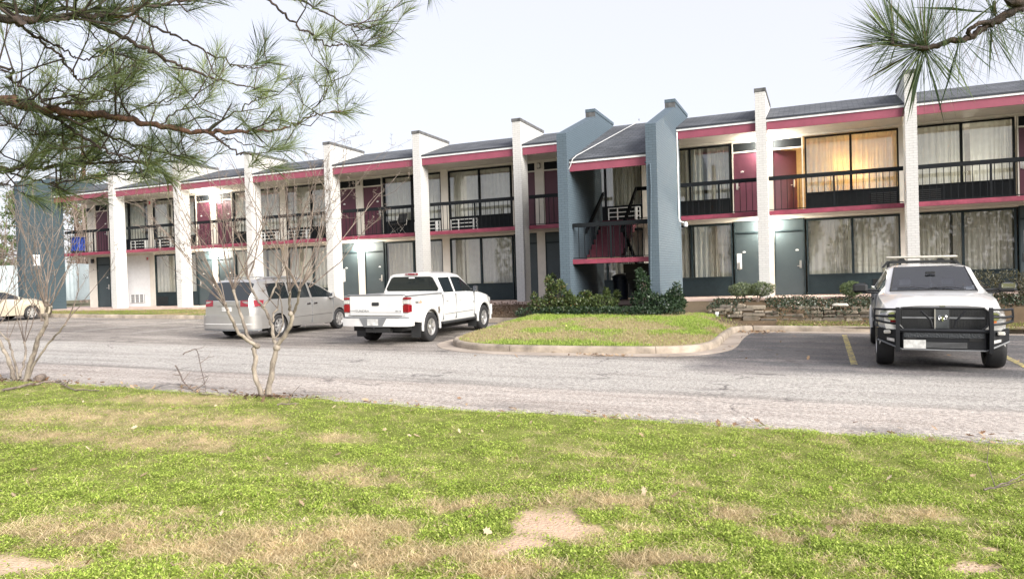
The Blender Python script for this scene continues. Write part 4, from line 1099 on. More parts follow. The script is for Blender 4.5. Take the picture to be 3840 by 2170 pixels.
        MB().rbox(-.95, 1.0, *sorted((s*.97, s*.995)), .68, .74, .01).build('side_moulding', WH, root, 40)
        text_mesh('lettering', 'V8', .06, M['grey_plastic'], body, Matrix.Translation((1.0, 0, .93)) @ rs, .003) if s < 0 else None
        mirror_part(root, 1.10, s*.88, 1.24, M['plastic_black'], .18, .15, .12, .06)
        q = MB(); q.rbox(2.52, 2.76, *sorted((s*.45, s*.80)), .84, 1.02, .03); q.build('headlamp', M['clearlens'], root, 40)
    # dented rust tear behind the rear arch
    q = MB(); rr = random.Random(2); pts = [(-1.785+.47+.03*math.cos(k)*rr.random() + .02*k/3, .55+.06*k) for k in range(7)]
    poly = [(-1.33, .70), (-1.26, .80), (-1.30, .93), (-1.38, .90), (-1.36, .80), (-1.40, .72)]
    q.add([(x, -.992, z) for x, z in poly], [tuple(range(6))]); q.build('torn_panel', mat('rusty dent', (.10, .08, .065), .9, var=.6, scale=20), root)
    q = MB(); q.prism_z([(2.6, -.92), (2.80, -.72), (2.88, -.3), (2.88, .3), (2.80, .72), (2.6, .92), (2.4, .9), (2.4, -.9)], .45, .78); q.build('front_bumper', WH, root, 30)
    q = MB(); q.box(-2.9, 2.5, -.72, .72, .36, .72); q.box(-2.2, 1.9, -.68, .68, .25, .4); q.build('underbody', M['underbody'], root)
    for x in (-1.785, 1.785):
        for s in (1, -1): wheel(root, x, s*.86, .395, .27, 5, .225)
    return root
t = tundra(); place(t, 21.62, -7.05, R(66.9+2.0), .945)

# ------------------------------------------------------------------ silver minivan
def minivan():
    SV = car_paint('silver car paint', (.36, .35, .335), .55, .34)
    root = empty('minivan', (0, 0, 0), 0, 'silver minivan with wide red tail lamps parked behind the bare tree', 'minivan', 'parked vehicles')
    K = dict(zb=[(-2.6, .42), (-2.3, .30), (2.0, .22), (2.45, .28)], wb=[(-2.6, .70), (-2.3, .90), (2.0, .90), (2.48, .62)],
             zc=[(-2.6, .78), (2.45, .62)], wc=[(-2.6, .80), (-2.45, .92), (-2.1, .975), (1.6, .975), (2.1, .92), (2.48, .62)],
             zt=[(-2.6, 1.10), (-2.0, 1.10), (1.0, 1.06), (1.5, 1.03), (2.1, .88), (2.48, .70)], wt=[(-2.58, .76), (-2.4, .87), (-1.9, .94), (1.0, .94), (1.7, .88), (2.2, .76), (2.48, .5)],
             zr=[(-2.6, 1.10), (-2.58, 1.12), (-2.44, 1.36), (-2.28, 1.60), (-2.16, 1.655), (-1.2, 1.69), (-.1, 1.68), (.35, 1.62), (.7, 1.50), (1.60, 1.06), (2.1, .91), (2.48, .72)],
             wr=[(-2.6, .74), (-2.44, .76), (-2.28, .73), (-1.9, .735), (-.2, .72), (.35, .70), (.7, .71), (1.60, .80), (2.2, .68), (2.48, .42)],
             zm=[(-2.6, 1.11), (-2.58, 1.13), (-2.44, 1.38), (-2.28, 1.66), (-2.16, 1.73), (-1.2, 1.76), (-.1, 1.75), (.35, 1.68), (.7, 1.55), (1.60, 1.09), (2.1, .95), (2.48, .74)])
    xs = [-2.6, -2.58, -2.51, -2.44, -2.36, -2.28, -2.16, -2.05, -1.88, -1.0, -.92, -.2, .0, .1, .35, .7, 1.0, 1.3, 1.60, 1.8, 2.1, 2.3, 2.42, 2.48]
    def pf(x, j, s):
        if j in (7, 8) and x < -2.29 and x > -2.59: return 'rear_screen'
        if j == 6 and -2.57 < x < -2.29: return 'rear_screen'
        if j == 4 and -1.88 < x < -1.0: return 'side_window'
        if j == 4 and -.92 < x < .0: return 'side_window'
        if j == 4 and .1 < x < 1.4: return 'side_window'
        if j in (7, 8) and .34 < x < 1.60: return 'windscreen'
        return 'body'
    parts = body_loft(K, xs, (-1.515, 1.515), .385, .33, pf, True, (-.96, .05))
    body = weld(parts['body'].build('body', SV, root), 42)
    for nm in parts:
        if nm != 'body': weld(parts[nm].build(nm.split('#')[0], M['carglass'], root), 40)
    # black pillars between the side glass
    for s in (1, -1):
        L = MB(); L.add([(-2.614, s*.50, .965), (-2.609, s*.78, .955), (-2.485, s*.91, .955), (-2.22, s*.975, .98), (-2.16, s*.953, 1.13), (-2.44, s*.882, 1.14), (-2.587, s*.775, 1.14), (-2.60, s*.50, 1.135)],
                      [(0, 1, 6, 7), (1, 2, 5, 6), (2, 3, 4, 5)])
        L.build('tail_lamp', M['redlens'], root, 40)
        for x in (-.96, .05, 1.18): MB().box(x-.004, x+.004, *sorted((s*.93, s*.979)), .32, 1.045).build('door_gap', M['grey_plastic'], root)
        for x in (-.12, .22): MB().rbox(x-.10, x+.10, *sorted((s*.955, s*.985)), .90, .945, .012).build('door_handle', M['chrome'], root, 40)
        MB().rbox(-1.05, 1.10, *sorted((s*.962, s*.985)), .55, .585, .008).build('side_moulding', SV, root, 40)
        mirror_part(root, 1.02, s*.90, 1.05, SV, .17, .17, .12, .05)
        q = MB(); q.tube([(-2.0, s*.62, 1.725), (-1.85, s*.62, 1.775), (-.4, s*.60, 1.785), (-.2, s*.60, 1.74)], .018, 6); q.build('roof_rail', M['grey_plastic'], root, 50)
        q = MB(); q.rbox(2.15, 2.42, *sorted((s*.50, s*.78)), .62, .80, .03); q.build('headlamp', M['clearlens'], root, 40)
    q = MB(); q.prism_z([(-2.3, -.985), (-2.55, -.93), (-2.68, -.70), (-2.71, 0), (-2.68, .70), (-2.55, .93), (-2.3, .985), (-2.2, .9), (-2.2, -.9)], .32, .70); bp = q.build('rear_bumper', SV, root, 50)
    MB().prism_z([(-2.3, -.975), (-2.53, -.92), (-2.66, -.69), (-2.69, 0), (-2.66, .69), (-2.53, .92), (-2.3, .975), (-2.2, .9), (-2.2, -.9)], .27, .318).build('bumper_valance', M['grey_plastic'], bp, 50)
    MB().prism_z([(-2.54, -.94), (-2.69, -.70), (-2.72, 0), (-2.69, .70), (-2.54, .94), (-2.5, .9), (-2.5, -.9)], .455, .468).build('bumper_strip', M['white'], bp)
    MB().box(-2.625, -2.61, -.33, .33, .98, 1.06).build('garnish', SV, root)
    MB().box(-2.62, -2.605, -.17, .17, .82, .95).build('number_plate', M['plate'], root)
    q = MB(); q.tube([(-2.56, .02, 1.16), (-2.52, -.35, 1.19)], .008, 4); q.build('rear_wiper', M['plastic_black'], root)
    q = MB(); q.rbox(-.9, -.35, -.45, -.05, 1.755, 1.80, .04); q.build('roof_box', M['grey_plastic'], root, 40)
    q = MB(); q.box(-2.4, 2.2, -.70, .70, .24, .6); q.build('underbody', M['underbody'], root)
    for s in (1, -1):
        for xa in (-1.515, 1.515): MB().box(xa-.38, xa+.38, *sorted((s*.62, s*.72)), .2, .72).build('wheel_well', M['underbody'], root)
    q = MB(); q.prism_z([(2.2, -.9), (2.45, -.7), (2.56, -.3), (2.56, .3), (2.45, .7), (2.2, .9), (2.0, .88), (2.0, -.88)], .24, .62); q.build('front_bumper', SV, root, 50)
    for x in (-1.515, 1.515):
        for s in (1, -1): wheel(root, x, s*.865, .335, .22, 7, .215)
    return root
v = minivan(); place(v, 16.62, -7.08, R(66.9+1.5), .955)

# ------------------------------------------------------------------ beige saloon at the far left
def sedan():
    BG = car_paint('beige car paint', (.52, .46, .36), .3, .35)
    root = empty('sedan', (0, 0, 0), 0, 'beige saloon car cut by the left edge of the picture, behind the left bare tree', 'car', 'parked vehicles')
    K = dict(zb=[(-2.3, .42), (-2.0, .25), (2.0, .22), (2.3, .30)], wb=[(-2.3, .70), (-2.0, .84), (1.9, .84), (2.35, .58)], zc=[(-2.3, .72), (2.3, .58)],
             wc=[(-2.35, .70), (-2.0, .87), (1.7, .87), (2.1, .80), (2.36, .58)], zt=[(-2.35, .95), (-1.6, .97), (1.0, .92), (1.6, .86), (2.36, .66)], wt=[(-2.3, .62), (-1.8, .80), (1.2, .80), (1.9, .74), (2.36, .5)],
             zr=[(-2.3, .96), (-1.75, 1.0), (-1.0, 1.33), (-.2, 1.36), (.35, 1.30), (1.15, .95), (1.7, .90), (2.36, .69)], wr=[(-2.3, .58), (-1.75, .66), (-1.0, .56), (.35, .56), (1.15, .70), (2.0, .62), (2.36, .45)],
             zm=[(-2.3, .98), (-1.75, 1.02), (-1.0, 1.39), (-.2, 1.42), (.35, 1.36), (1.15, .98), (1.7, .94), (2.36, .71)])
    xs = [-2.34, -2.2, -1.75, -1.4, -1.0, -.5, -.42, -.2, .35, .6, .9, 1.15, 1.4, 1.7, 2.0, 2.2, 2.3, 2.36]
    def pf(x, j, s):
        if j == 4 and (-1.1 < x < -.5 or -.42 < x < 1.0): return 'side_window'
        if j in (7, 8) and .35 < x < 1.15: return 'windscreen'
        if j in (7, 8) and -1.75 < x < -1.0: return 'rear_screen'
        return 'body'
    parts = body_loft(K, xs, (-1.35, 1.35), .36, .30, pf, True, (-.46,))
    weld(parts['body'].build('body', BG, root), 42)
    for nm in parts:
        if nm != 'body': weld(parts[nm].build(nm.split('#')[0], M['carglass'], root), 40)
    for s in (1, -1):
        MB().rbox(2.05, 2.34, *sorted((s*.42, s*.70)), .55, .68, .03).build('headlamp', M['clearlens'], root, 40)
        MB().rbox(1.95, 2.12, *sorted((s*.66, s*.81)), .56, .66, .02).build('indicator_lamp', M['amber'], root, 40)
        mirror_part(root, .75, s*.76, .93, BG, .13, .15, .1, .05)
    MB().prism_z([(2.1, -.86), (2.38, -.7), (2.46, -.25), (2.46, .25), (2.38, .7), (2.1, .86), (1.9, .84), (1.9, -.84)], .24, .54).build('front_bumper', BG, root, 50)
    q = MB(); q.box(-2.2, 2.1, -.66, .66, .2, .6); q.build('underbody', M['underbody'], root)
    for x in (-1.35, 1.35):
        for s in (1, -1): wheel(root, x, s*.76, .31, .20, 7, .205)
    return root
s_ = sedan(); hd = R(67); fw = B(-.05, -3.9); 
cx_ = fw.x - 1.35*math.cos(hd) - .76*math.sin(hd)*-1; 
p_ = Vector((fw.x - (1.35*math.cos(hd) + .76*math.sin(hd)), fw.y - (1.35*math.sin(hd) - .76*math.cos(hd)), 0)); ao_ = AO(p_.x, p_.y)
place(s_, ao_[0], ao_[1], hd, .97)

# ------------------------------------------------------------------ white pickup with grille guard, facing the camera
def guard_truck():
    root = empty('pickup_truck', (0, 0, 0), 0, 'white pickup facing the camera with black grille guard, tow mirrors and roof light bar', 'pickup truck', 'parked vehicles')
    K = dict(zb=[(-2.9, .72), (2.2, .60), (2.62, .66)], wb=[(-2.9, .94), (2.2, .94), (2.62, .84)], zc=[(-2.9, .95), (2.62, .98)], wc=[(-2.9, .985), (-2.0, 1.0), (2.0, 1.0), (2.4, .975), (2.62, .90)],
             zt=[(-2.9, 1.38), (-1.0, 1.38), (1.1, 1.32), (1.7, 1.27), (2.3, 1.18), (2.62, 1.08)], wt=[(-2.9, .96), (.9, .95), (1.6, .94), (2.2, .90), (2.62, .84)],
             zr=[(-1.32, 1.84), (-1.0, 1.86), (.12, 1.865), (.35, 1.83), (1.12, 1.37), (1.7, 1.33), (2.2, 1.27), (2.45, 1.21), (2.62, 1.12)],
             wr=[(-1.32, .70), (-.9, .72), (.12, .715), (.35, .72), (1.12, .83), (1.7, .80), (2.2, .74), (2.62, .68)],
             zm=[(-1.32, 1.90), (-1.0, 1.945), (.0, 1.95), (.35, 1.90), (1.12, 1.41), (1.7, 1.40), (2.2, 1.34), (2.45, 1.28), (2.62, 1.17)])
    xs = [-2.9, -2.5, -1.34, -1.32, -1.2, -.62, -.5, -.2, .0, .12, .35, .6, .85, 1.12, 1.3, 1.5, 1.7, 1.95, 2.2, 2.35, 2.45, 2.55, 2.62]
    def pf(x, j, s):
        if x < -1.32: return None if j > 2 else 'body'
        if j == 4 and (-1.2 < x < -.62 or -.5 < x < .86): return 'side_window'
        if j in (7, 8) and .35 < x < 1.12: return 'windscreen'
        return 'body'
    parts = body_loft(K, xs, (-1.9, 1.9), .47, .43, pf, False, (-.55,))
    mb = parts['body']
    mb.add([(-1.32, .96, 1.38), (-1.32, .70, 1.84), (-1.32, .3, 1.90), (-1.32, -.3, 1.90), (-1.32, -.70, 1.84), (-1.32, -.96, 1.38)], [tuple(range(6))])
    mb.box(-2.9, -1.34, -.9, .9, .9, 1.3)
    body = weld(mb.build('body', WH, root), 40)
    for nm in parts:
        if nm.startswith('side'): weld(parts[nm].build('side_window', M['carglass'], root), 40)
    ws = weld(parts['windscreen'].build('windscreen', glass_mat('windscreen glass', (.66, .72, .78), 2.15), root), 40)
    q = MB()
    for s in (1, -1): q.tube([(.33, s*.615, 1.875), (1.13, s*.73, 1.40)], .016, 5)
    q.tube([(1.135, -.73, 1.398), (1.15, -.4, 1.412), (1.155, 0, 1.415), (1.15, .4, 1.412), (1.135, .73, 1.398)], .018, 5); q.tube([(.33, -.61, 1.88), (.33, .61, 1.905)], .008, 4)
    q.build('screen_seal', M['rubber'], root)
    q = MB()
    for y0, y1 in ((.55, -.05), (-.05, -.6)): q.tube([(1.12, y0, 1.44), (1.05, (y0+y1)/2, 1.475), (1.06, y1, 1.455)], .009, 4)
    q.build('wiper', M['plastic_black'], root)
    # cabin
    q = MB(); q.box(-1.25, 1.05, -.80, .80, .7, .95); q.box(-1.28, -1.22, -.8, .8, .9, 1.42); q.box(.55, 1.0, -.78, .78, .9, 1.30)
    for y in (.40, -.40):
        q.rbox(-.35, -.18, y-.25, y+.25, .9, 1.42, .05); q.rbox(-.33, -.22, y-.13, y+.13, 1.45, 1.64, .04)
    for y in (.45, -.45, 0): q.rbox(-1.12, -1.0, y-.22, y+.22, .9, 1.45, .05)
    q.build('cabin', mat('grey cabin trim', (.24, .24, .25), .7), root, 40)
    q = MB(); c = Vector((.42, .40, 1.30)); pts = []
    for k in range(21):
        w = 2*math.pi*k/20; pts.append((c.x-.19*math.sin(w)*.45, c.y+.19*math.cos(w), c.z+.19*math.sin(w)*.9))
    q.tube(pts, .016, 6, False); q.build('steering_wheel', M['plastic_black'], root, 50)
    q = MB(); q.rbox(.62, .65, -.09, .09, 1.735, 1.785, .012); q.tube([(.62, 0, 1.72), (.60, .01, 1.55)], .006, 4); q.rbox(.585, .61, -.02, .035, 1.45, 1.58, .01); q.build('rear_view_mirror', M['plastic_black'], root)
    MB().rbox(.75, .95, .08, .30, 1.30, 1.40, .05).build('dash_hat', M['grey_plastic'], root, 40)
    MB().box(.745, .75, .60, .72, 1.43, 1.475).build('inspection_sticker', M['white'], root)
    # front end: grille, headlamps
    M['badgegrey'] = mat('dark badge panel', (.055, .06, .062), .5)
    fx = 2.63
    g = MB(); g.add([(fx+.03, y, z) for y, z in [(-.60, 1.14), (-.67, 1.09), (-.66, .86), (-.58, .76), (.58, .76), (.66, .86), (.67, 1.09), (.60, 1.14)]], [tuple(range(8))])
    gr = g.build('grille', M['plastic_black'], root)
    q = MB(); ring = [(-.61, 1.15), (-.685, 1.09), (-.675, .85), (-.59, .745), (.59, .745), (.675, .85), (.685, 1.09), (.61, 1.15), (-.61, 1.15)]
    q.tube([(fx+.035, y, z) for y, z in ring], .022, 6, False); q.build('grille_surround', M['plastic_black'], gr, 50)
    q = MB(); q.tube([(fx-.02, -.64, 1.165), (fx+.01, -.35, 1.195), (fx+.02, 0, 1.205), (fx+.01, .35, 1.195), (fx-.02, .64, 1.165)], .024, 6); q.build('bonnet_lip', WH, gr, 50)
    q = MB(); q.box(fx+.032, fx+.045, -.62, -.10, .955, .985); q.box(fx+.032, fx+.045, .10, .62, .955, .985)
    q.build('grille_bar', M['grey_plastic'], gr)
    q = MB()
    for k in range(30):
        y = -.62+k*.0428
        if abs(y) > .1: q.box(fx+.031, fx+.036, y-.004, y+.004, .78, 1.12)
    for k in range(9): q.box(fx+.031, fx+.037, -.62, .62, .79+k*.04, .796+k*.04)
    q.build('grille_mesh', M['plastic_black'], gr)
    pl = MB(); pl.box(fx+.04, fx+.055, -.11, .10, .78, 1.12); pl.build('grille_badge_panel', M['badgegrey'], gr)
    q = MB(); q.box(fx+.05, fx+.07, -.125, -.105, .77, 1.13); q.build('badge_edge', M['steel'], gr)
    # ram's head emblem: face wedge and two curled horns
    q = MB(); q.prism_x([(-.022, .99), (.022, .99), (.014, .925), (0, .905), (-.014, .925)], fx+.056, fx+.068)
    for s in (1, -1):
        pts = []
        for k in range(12):
            w = R(100) - R(330)*k/11; rr = .040*(1-.055*k); pts.append((fx+.064, s*(.036+rr*math.cos(w)*.8), .968+rr*math.sin(w)))
        q.tube(pts, [.013*(1-.06*k) for k in range(12)], 6)
    q.build('emblem', M['chrome'], gr, 50)
    MB().lathe_y([(0, 0), (.04, 0), (.04, .01)], (0, 0, 0), 12) if False else None
    q = MB(); q.rbox(fx+.02, fx+.05, -.045, .045, 1.165, 1.195, .01); q.build('badge', M['chrome'], gr, 40)
    for s in (1, -1):
        q = MB(); y0, y1, y2 = s*.69, s*.86, s*.955
        vs = [(fx+.005, y0, 1.12), (fx-.04, y1, 1.10), (fx-.28, y2, 1.07), (fx+.01, y0, .84), (fx-.035, y1, .86), (fx-.24, y2, .90)]
        q.add(vs, [(0, 1, 4, 3), (1, 2, 5, 4)]); hl = q.build('headlamp', M['clearlens'], root, 40)
        q = MB(); q.add([(fx+.016, s*.71, .875), (fx-.026, s*.86, .89), (fx-.15, s*.92, .91), (fx-.15, s*.92, .95), (fx-.026, s*.86, .935), (fx+.016, s*.71, .915)], [(0, 1, 4, 5), (1, 2, 3, 4)]); q.build('indicator_lens', M['amber'] if s > 0 else M['redlens'], hl)
        q = MB(); q.lathe_y([(0, 0), (.075, .0), (.08, -.012)], (0, 0, 0), 16); q.v = [(fx+.012+y, s*.77+x, .995+z) for x, y, z in q.v]; q.build('headlamp_bowl', M['chrome'], hl, 50)
    # replacement bumper of diamond plate with wings, lamps and plate
    BK = mat('black powder coat', (.009, .010, .012), .5, var=.2, scale=12, bump=.15, bscale=50, spec=.3)
    DP = mat('diamond plate', (.022, .026, .03), .45, .1, var=.35, scale=38, bump=.9, bscale=42)
    q = MB(); q.add([(2.80, -.62, .72), (2.80, .62, .72), (2.56, .62, .75), (2.56, -.62, .75), (2.80, -.62, .40), (2.80, .62, .40), (2.50, .62, .40), (2.50, -.62, .40)], [(0, 1, 2, 3), (4, 5, 1, 0), (4, 7, 6, 5), (3, 2, 6, 7)])
    for s in (1, -1):
        q.add([(2.80, s*.62, .72), (2.52, s*1.0, .76), (2.2, s*1.03, .76), (2.56, s*.62, .75), (2.80, s*.62, .40), (2.50, s*1.0, .56), (2.2, s*1.03, .60)], [(0, 1, 2, 3), (4, 5, 1, 0), (5, 6, 2, 1)])
    bp = q.build('front_bumper', BK, root)
    q = MB(); q.box(2.802, 2.812, -.60, .60, .62, .70); q.box(2.802, 2.81, -.60, .60, .70, .715)
    for s in (1, -1): q.add([(2.795, s*.63, .735), (2.53, s*.99, .772), (2.3, s*1.01, .775), (2.58, s*.63, .762)], [(0, 1, 2, 3)])
    q.build('tread_plate', DP, bp)
    q = MB(); q.box(2.802, 2.808, -.34, .36, .43, .54); q.box(2.802, 2.808, -.57, -.40, .56, .63); q.box(2.802, 2.808, .38, .57, .56, .63); q.build('bumper_opening', M['underbody'], bp)
    q = MB()
    for k in range(5): q.box(2.809, 2.816, -.33, .35, .44+k*.021, .447+k*.021)
    q.build('bumper_mesh', M['grey_plastic'], bp)
    q = MB()
    for s in (1, -1):
        q.tube([(2.815, s*.63, .40), (2.515, s*1.0, .545)], .016, 5); q.tube([(2.815, -s*.63, .40), (2.815, 0, .395)], .014, 5)
    q.build('bumper_edge', M['grey_plastic'], bp)
    MB().box(2.818, 2.828, -.63, -.27, .41, .56) and None
    MB().box(2.818, 2.828, -.605, -.265, .42, .575).build('number_plate', M['plate'], bp)
    for s in (1, -1):
        q = MB(); q.rbox(2.66, 2.72, *sorted((s*.80, s*.91)), .70 - .03, .735, .012); q.build('bumper_lamp', M['lamp_off'], bp, 40)
        q = MB(); q.add([(2.74, s*.72, .50), (2.60, s*.90, .545), (2.60, s*.90, .61), (2.74, s*.72, .60)], [(0, 1, 2, 3)]); f = q.build('fog_recess', M['underbody'], bp)
        q = MB(); q.add([(2.725, s*.745, .525), (2.635, s*.86, .552), (2.64, s*.86, .60), (2.73, s*.745, .585)], [(0, 1, 2, 3)]); q.v = [(x+.03, y, z) for x, y, z in q.v]; q.build('fog_lamp', M['amber'] if False else M['clearlens'], f)
    # grille guard: two uprights, headlamp hoops, V struts
    G = MB()
    for s in (1, -1):
        G.prism_y([(2.74, .36), (2.86, .36), (2.88, .8), (2.82, 1.165), (2.76, 1.165), (2.76, .75)], *sorted((s*.665, s*.725)))
        for z in (1.13, 1.0, .86):
            zo = z + (0 if z > .9 else .0)
            G.tube([(2.80, s*.70, z), (2.72, s*.90, z-.005 + (.03 if z < .9 else 0)), (2.50, s*1.045, z-.01 + (.06 if z < .9 else 0)), (2.36, s*1.05, z-.01 + (.06 if z < .9 else 0))], .023, 6)
        G.tube([(2.50, s*1.045, 1.125), (2.51, s*1.055, 1.0), (2.50, s*1.045, .915)], .017, 6)
        G.tube([(2.80, s*.16, .80), (2.80, s*.19, .93), (2.79, s*.33, 1.10)], .017, 6)
    G.tube([(2.80, -.69, .745), (2.80, .69, .745)], .038, 6)
    G.build('grille_guard', BK, root, 50)
    # mirrored lettering on the bonnet (read in a driving mirror)
    lt = mat('faded bonnet lettering', (.42, .42, .44), .4)
    tm = text_mesh('lettering', 'Roadside Assistance', .135, lt, body, Matrix.Identity(4), .0, 1.05)
    for v_ in tm.data.vertices:
        u, w = v_.co.x, v_.co.y; y = -u*1.0; x = 2.02 + w*1.0*-1
        y = u*-1.0; v_.co = Vector((2.02 - w*1.0*-1*-1, -u, 0))
    for v_ in tm.data.vertices:
        x, y = v_.co.x, v_.co.y
        g_ = {k: lin(kv, x) for k, kv in K.items()}; wr = g_['wr']; zr = g_['zr']; zm = g_['zm']; ay_ = abs(y)
        pts = [(0, zm), (wr*.5, zm-(zm-zr)*.12), (wr-.11, zr+(zm-zr)*.62), (wr, zr)]
        z = lin(pts, ay_); v_.co.z = z+.006
    # doors, mirrors, roof rack, aerial
    for s in (1, -1):
        for x in (-1.30, -.55, .92): MB().box(x-.004, x+.004, *sorted((s*.93, s*1.002)), .68, 1.34).build('door_gap', M['grey_plastic'], root)
        for x in (-1.1, -.30): MB().rbox(x-.1, x+.1, *sorted((s*.98, s*1.015)), 1.16, 1.21, .012).build('door_handle', M['plastic_black'], root, 40)
        q = MB(); ya, yb = sorted((s*1.12, s*1.40)); q.rbox(.72, .86, ya, yb, 1.36, 1.56, .045)
        q.tube([(.78, s*.90, 1.40), (.78, s*1.16, 1.42)], .03, 6); q.tube([(.78, s*.90, 1.34), (.78, s*1.16, 1.37)], .022, 6)
        mm = q.build('tow_mirror', M['plastic_black'], root, 40)
        if s > 0: MB().rbox(.85, .87, ya+.03, yb-.02, 1.44, 1.545, .02).build('mirror_cap', M['chrome'], mm, 40)
        for xa in (-1.9,):
            q = MB(); pts = []
            for k in range(13):
                w = math.pi*k/12; pts.append((xa+.49*math.cos(w), s*.995, .43+.49*math.sin(w)))
            q.tube(pts, .03, 6); q.build('wheel_flare', WH, root, 50)
    q = MB()
    for s in (1, -1): q.prism_y([(-1.62, 1.30), (-1.50, 1.30), (-1.34, 2.02), (-1.44, 2.02)], *sorted((s*.62, s*.68))); q.prism_x([(s*.62, 2.02), (s*.68, 2.02), (s*.80, 1.86), (s*.74, 1.86)], -1.40, -1.30) if True else None
    q.box(-1.44, -1.34, -.62, .62, 1.955, 2.02)
    for s in (1, -1): q.prism_x([(s*.30, 2.02), (s*.46, 2.02), (s*.40, 2.075), (s*.34, 2.075)], -1.42, -1.34)
    rk_ = q.build('headache_rack', M['plastic_black'], root)
    MB().rbox(-1.50, -1.28, -.70, .70, 2.07, 2.125, .025).build('light_bar', mat('cream light bar lens', (.52, .49, .41), .25, var=.2, scale=9, coat=.5), rk_, 40)
    q = MB(); q.tube([(1.2, -.86, 1.3), (1.12, -.88, 2.0)], .004, 4); q.build('aerial', M['plastic_black'], root)
    q = MB(); q.box(-2.8, 2.5, -.74, .74, .42, .85); q.build('underbody', M['underbody'], root)
    q = MB(); q.box(-2.95, -2.9, -.85, .85, .8, 1.36); q.build('tailgate', WH, root)
    for x in (-1.9, 1.9):
        for s in (1, -1): wheel(root, x, s*.865, .415, .29, 8, .225)
    return root
g_ = guard_truck(); place(g_, 33.60, -8.75, R(66.9-180-1.8), .935, .955)
# ================================================================== TREES, SHRUBS, PROPS
def bark_mat(name, c1, c2, sc=8, bump=.8):
    m, ns, ln, p = new_mat(name); p.inputs['Roughness'].default_value = .9
    tc = nd(ns, 'ShaderNodeTexCoord'); mp = nd(ns, 'ShaderNodeMapping'); mp.inputs['Scale'].default_value = (1, 1, .45); ln.new(tc.outputs['Object'], mp.inputs[0])
    no = nd(ns, 'ShaderNodeTexNoise', Scale=sc, Detail=6.0, Roughness=.7); ln.new(mp.outputs[0], no.inputs['Vector'])
    cr = nd(ns, 'ShaderNodeValToRGB'); cr.color_ramp.elements[0].position = .35; cr.color_ramp.elements[1].position = .65
    cr.color_ramp.elements[0].color = (*c1, 1); cr.color_ramp.elements[1].color = (*c2, 1); ln.new(no.outputs['Fac'], cr.inputs[0]); ln.new(cr.outputs[0], p.inputs['Base Color'])
    b = nd(ns, 'ShaderNodeBump', Strength=bump, Distance=.02); ln.new(no.outputs['Fac'], b.inputs['Height']); ln.new(b.outputs['Normal'], p.inputs['Normal'])
    return m
M['myrtle'] = bark_mat('smooth myrtle bark', (.10, .08, .065), (.36, .31, .25), 7, .6)
M['twig'] = bark_mat('twig bark', (.07, .053, .046), (.27, .215, .175), 9, .2)
M['pinebark'] = bark_mat('pine bark', (.03, .02, .016), (.17, .085, .055), 26, 1.0)
M['pinedark'] = bark_mat('dark pine twig', (.022, .018, .016), (.075, .05, .038), 30, .8)

def crook(pts, n=5, j=.012, q=rng):
    out = []
    for i in range(len(pts)-1):
        p0, p1, p2, p3 = [Vector(pts[max(0, min(len(pts)-1, k))]) for k in (i-1, i, i+1, i+2)]
        for k in range(n):
            t = k/n; v = .5*((2*p1)+(p2-p0)*t+(2*p0-5*p1+4*p2-p3)*t*t+(3*p1-p0-3*p2+p3)*t*t*t)
            out.append(v + Vector((q.gauss(0, j), q.gauss(0, j), q.gauss(0, j)))*(1 if (i or k) else 0))
    out.append(Vector(pts[-1])); return out
def taper(n, r0, r1): return [r0+(r1-r0)*(i/(n-1)) for i in range(n)]

# ------------------------------------------------------------------ bare crape myrtles
def shoot(mb, p, d, L, r, q, lvl=0, heads=None):
    n = 7 if lvl == 0 else 4; pts = [p]; cur = Vector(p); dd = d.normalized()
    for k in range(n):
        dd = (dd + Vector((q.gauss(0, .14), q.gauss(0, .14), q.gauss(.04, .10)))*(1+.6*lvl)).normalized(); cur = cur + dd*(L/n); pts.append(cur.copy())
        if lvl < 2 and k >= (2 if lvl == 0 else 1) and q.random() < (.78 if lvl == 0 else .6):
            sd = (dd + Vector((q.gauss(0, .6), q.gauss(0, .6), q.gauss(.12, .35)))).normalized(); shoot(mb, cur.copy(), sd, L*q.uniform(.16, .34), r*.5, q, lvl+1, heads)
    mb.tube(pts, taper(len(pts), r*.85, max(.0014, r*.22)), 5 if lvl == 0 else 3, False)
    if lvl and heads is not None:
        for t in (pts[-1], pts[-2]):
            for _ in range(2):
                e = t + Vector((q.gauss(0, .025), q.gauss(0, .025), q.gauss(.02, .02))); heads.tube([t, e], [.0015, .003], 3)

def myrtle(name, base, stems, knuckles, label, seed, D, scale=1.0):
    q = random.Random(seed); root = empty(name, base, 0, label, 'tree', 'bare crape myrtles on the lawn edge')
    tr = MB(); tw = MB(); hd_ = MB()
    for pts, r0, r1, dd in stems:
        P = [at(x, y, D + dd*(i/(len(pts)-1))) - Vector(base) for i, (x, y) in enumerate(pts)]
        P = crook(P, 4, .006, q); rad = taper(len(P), r0*.76, r1*.74); rad = [r*(1+.10*math.sin(i*1.9+seed)) for i, r in enumerate(rad)]; tr.tube(P, rad, 8)
        # swollen pruning knuckle
        tr.lathe_z([(0, -r1*1.2), (r1*.95, -r1*.7), (r1*1.12, 0), (r1*.8, r1*.8), (0, r1*1.1)], P[-1], 8)
    for x, y, dd, n, L, lean, sp in knuckles:
        n = max(2, round(n*.78))
        p = at(x, y, D+dd) - Vector(base)
        for k in range(n):
            d = Vector((lean + q.gauss(0, sp*1.25), q.gauss(0, sp), 1)); shoot(tw, p + Vector((q.gauss(0, .01), q.gauss(0, .01), 0)), d, L*q.uniform(.65, 1.15), q.uniform(.006, .0115), q, 0, hd_)
    tr.build('trunk', M['myrtle'], root, 60); c = tw.build('twigs', M['twig'], root, 60); hd_.build('seed_heads', M['twig'], c)
    return root
Z4 = lambda x, y: (600+x/1.6176, 650+y/1.6176)
def ZP(L): return [Z4(*p) for p in L]
b1 = at(999, 1512, 10.25)
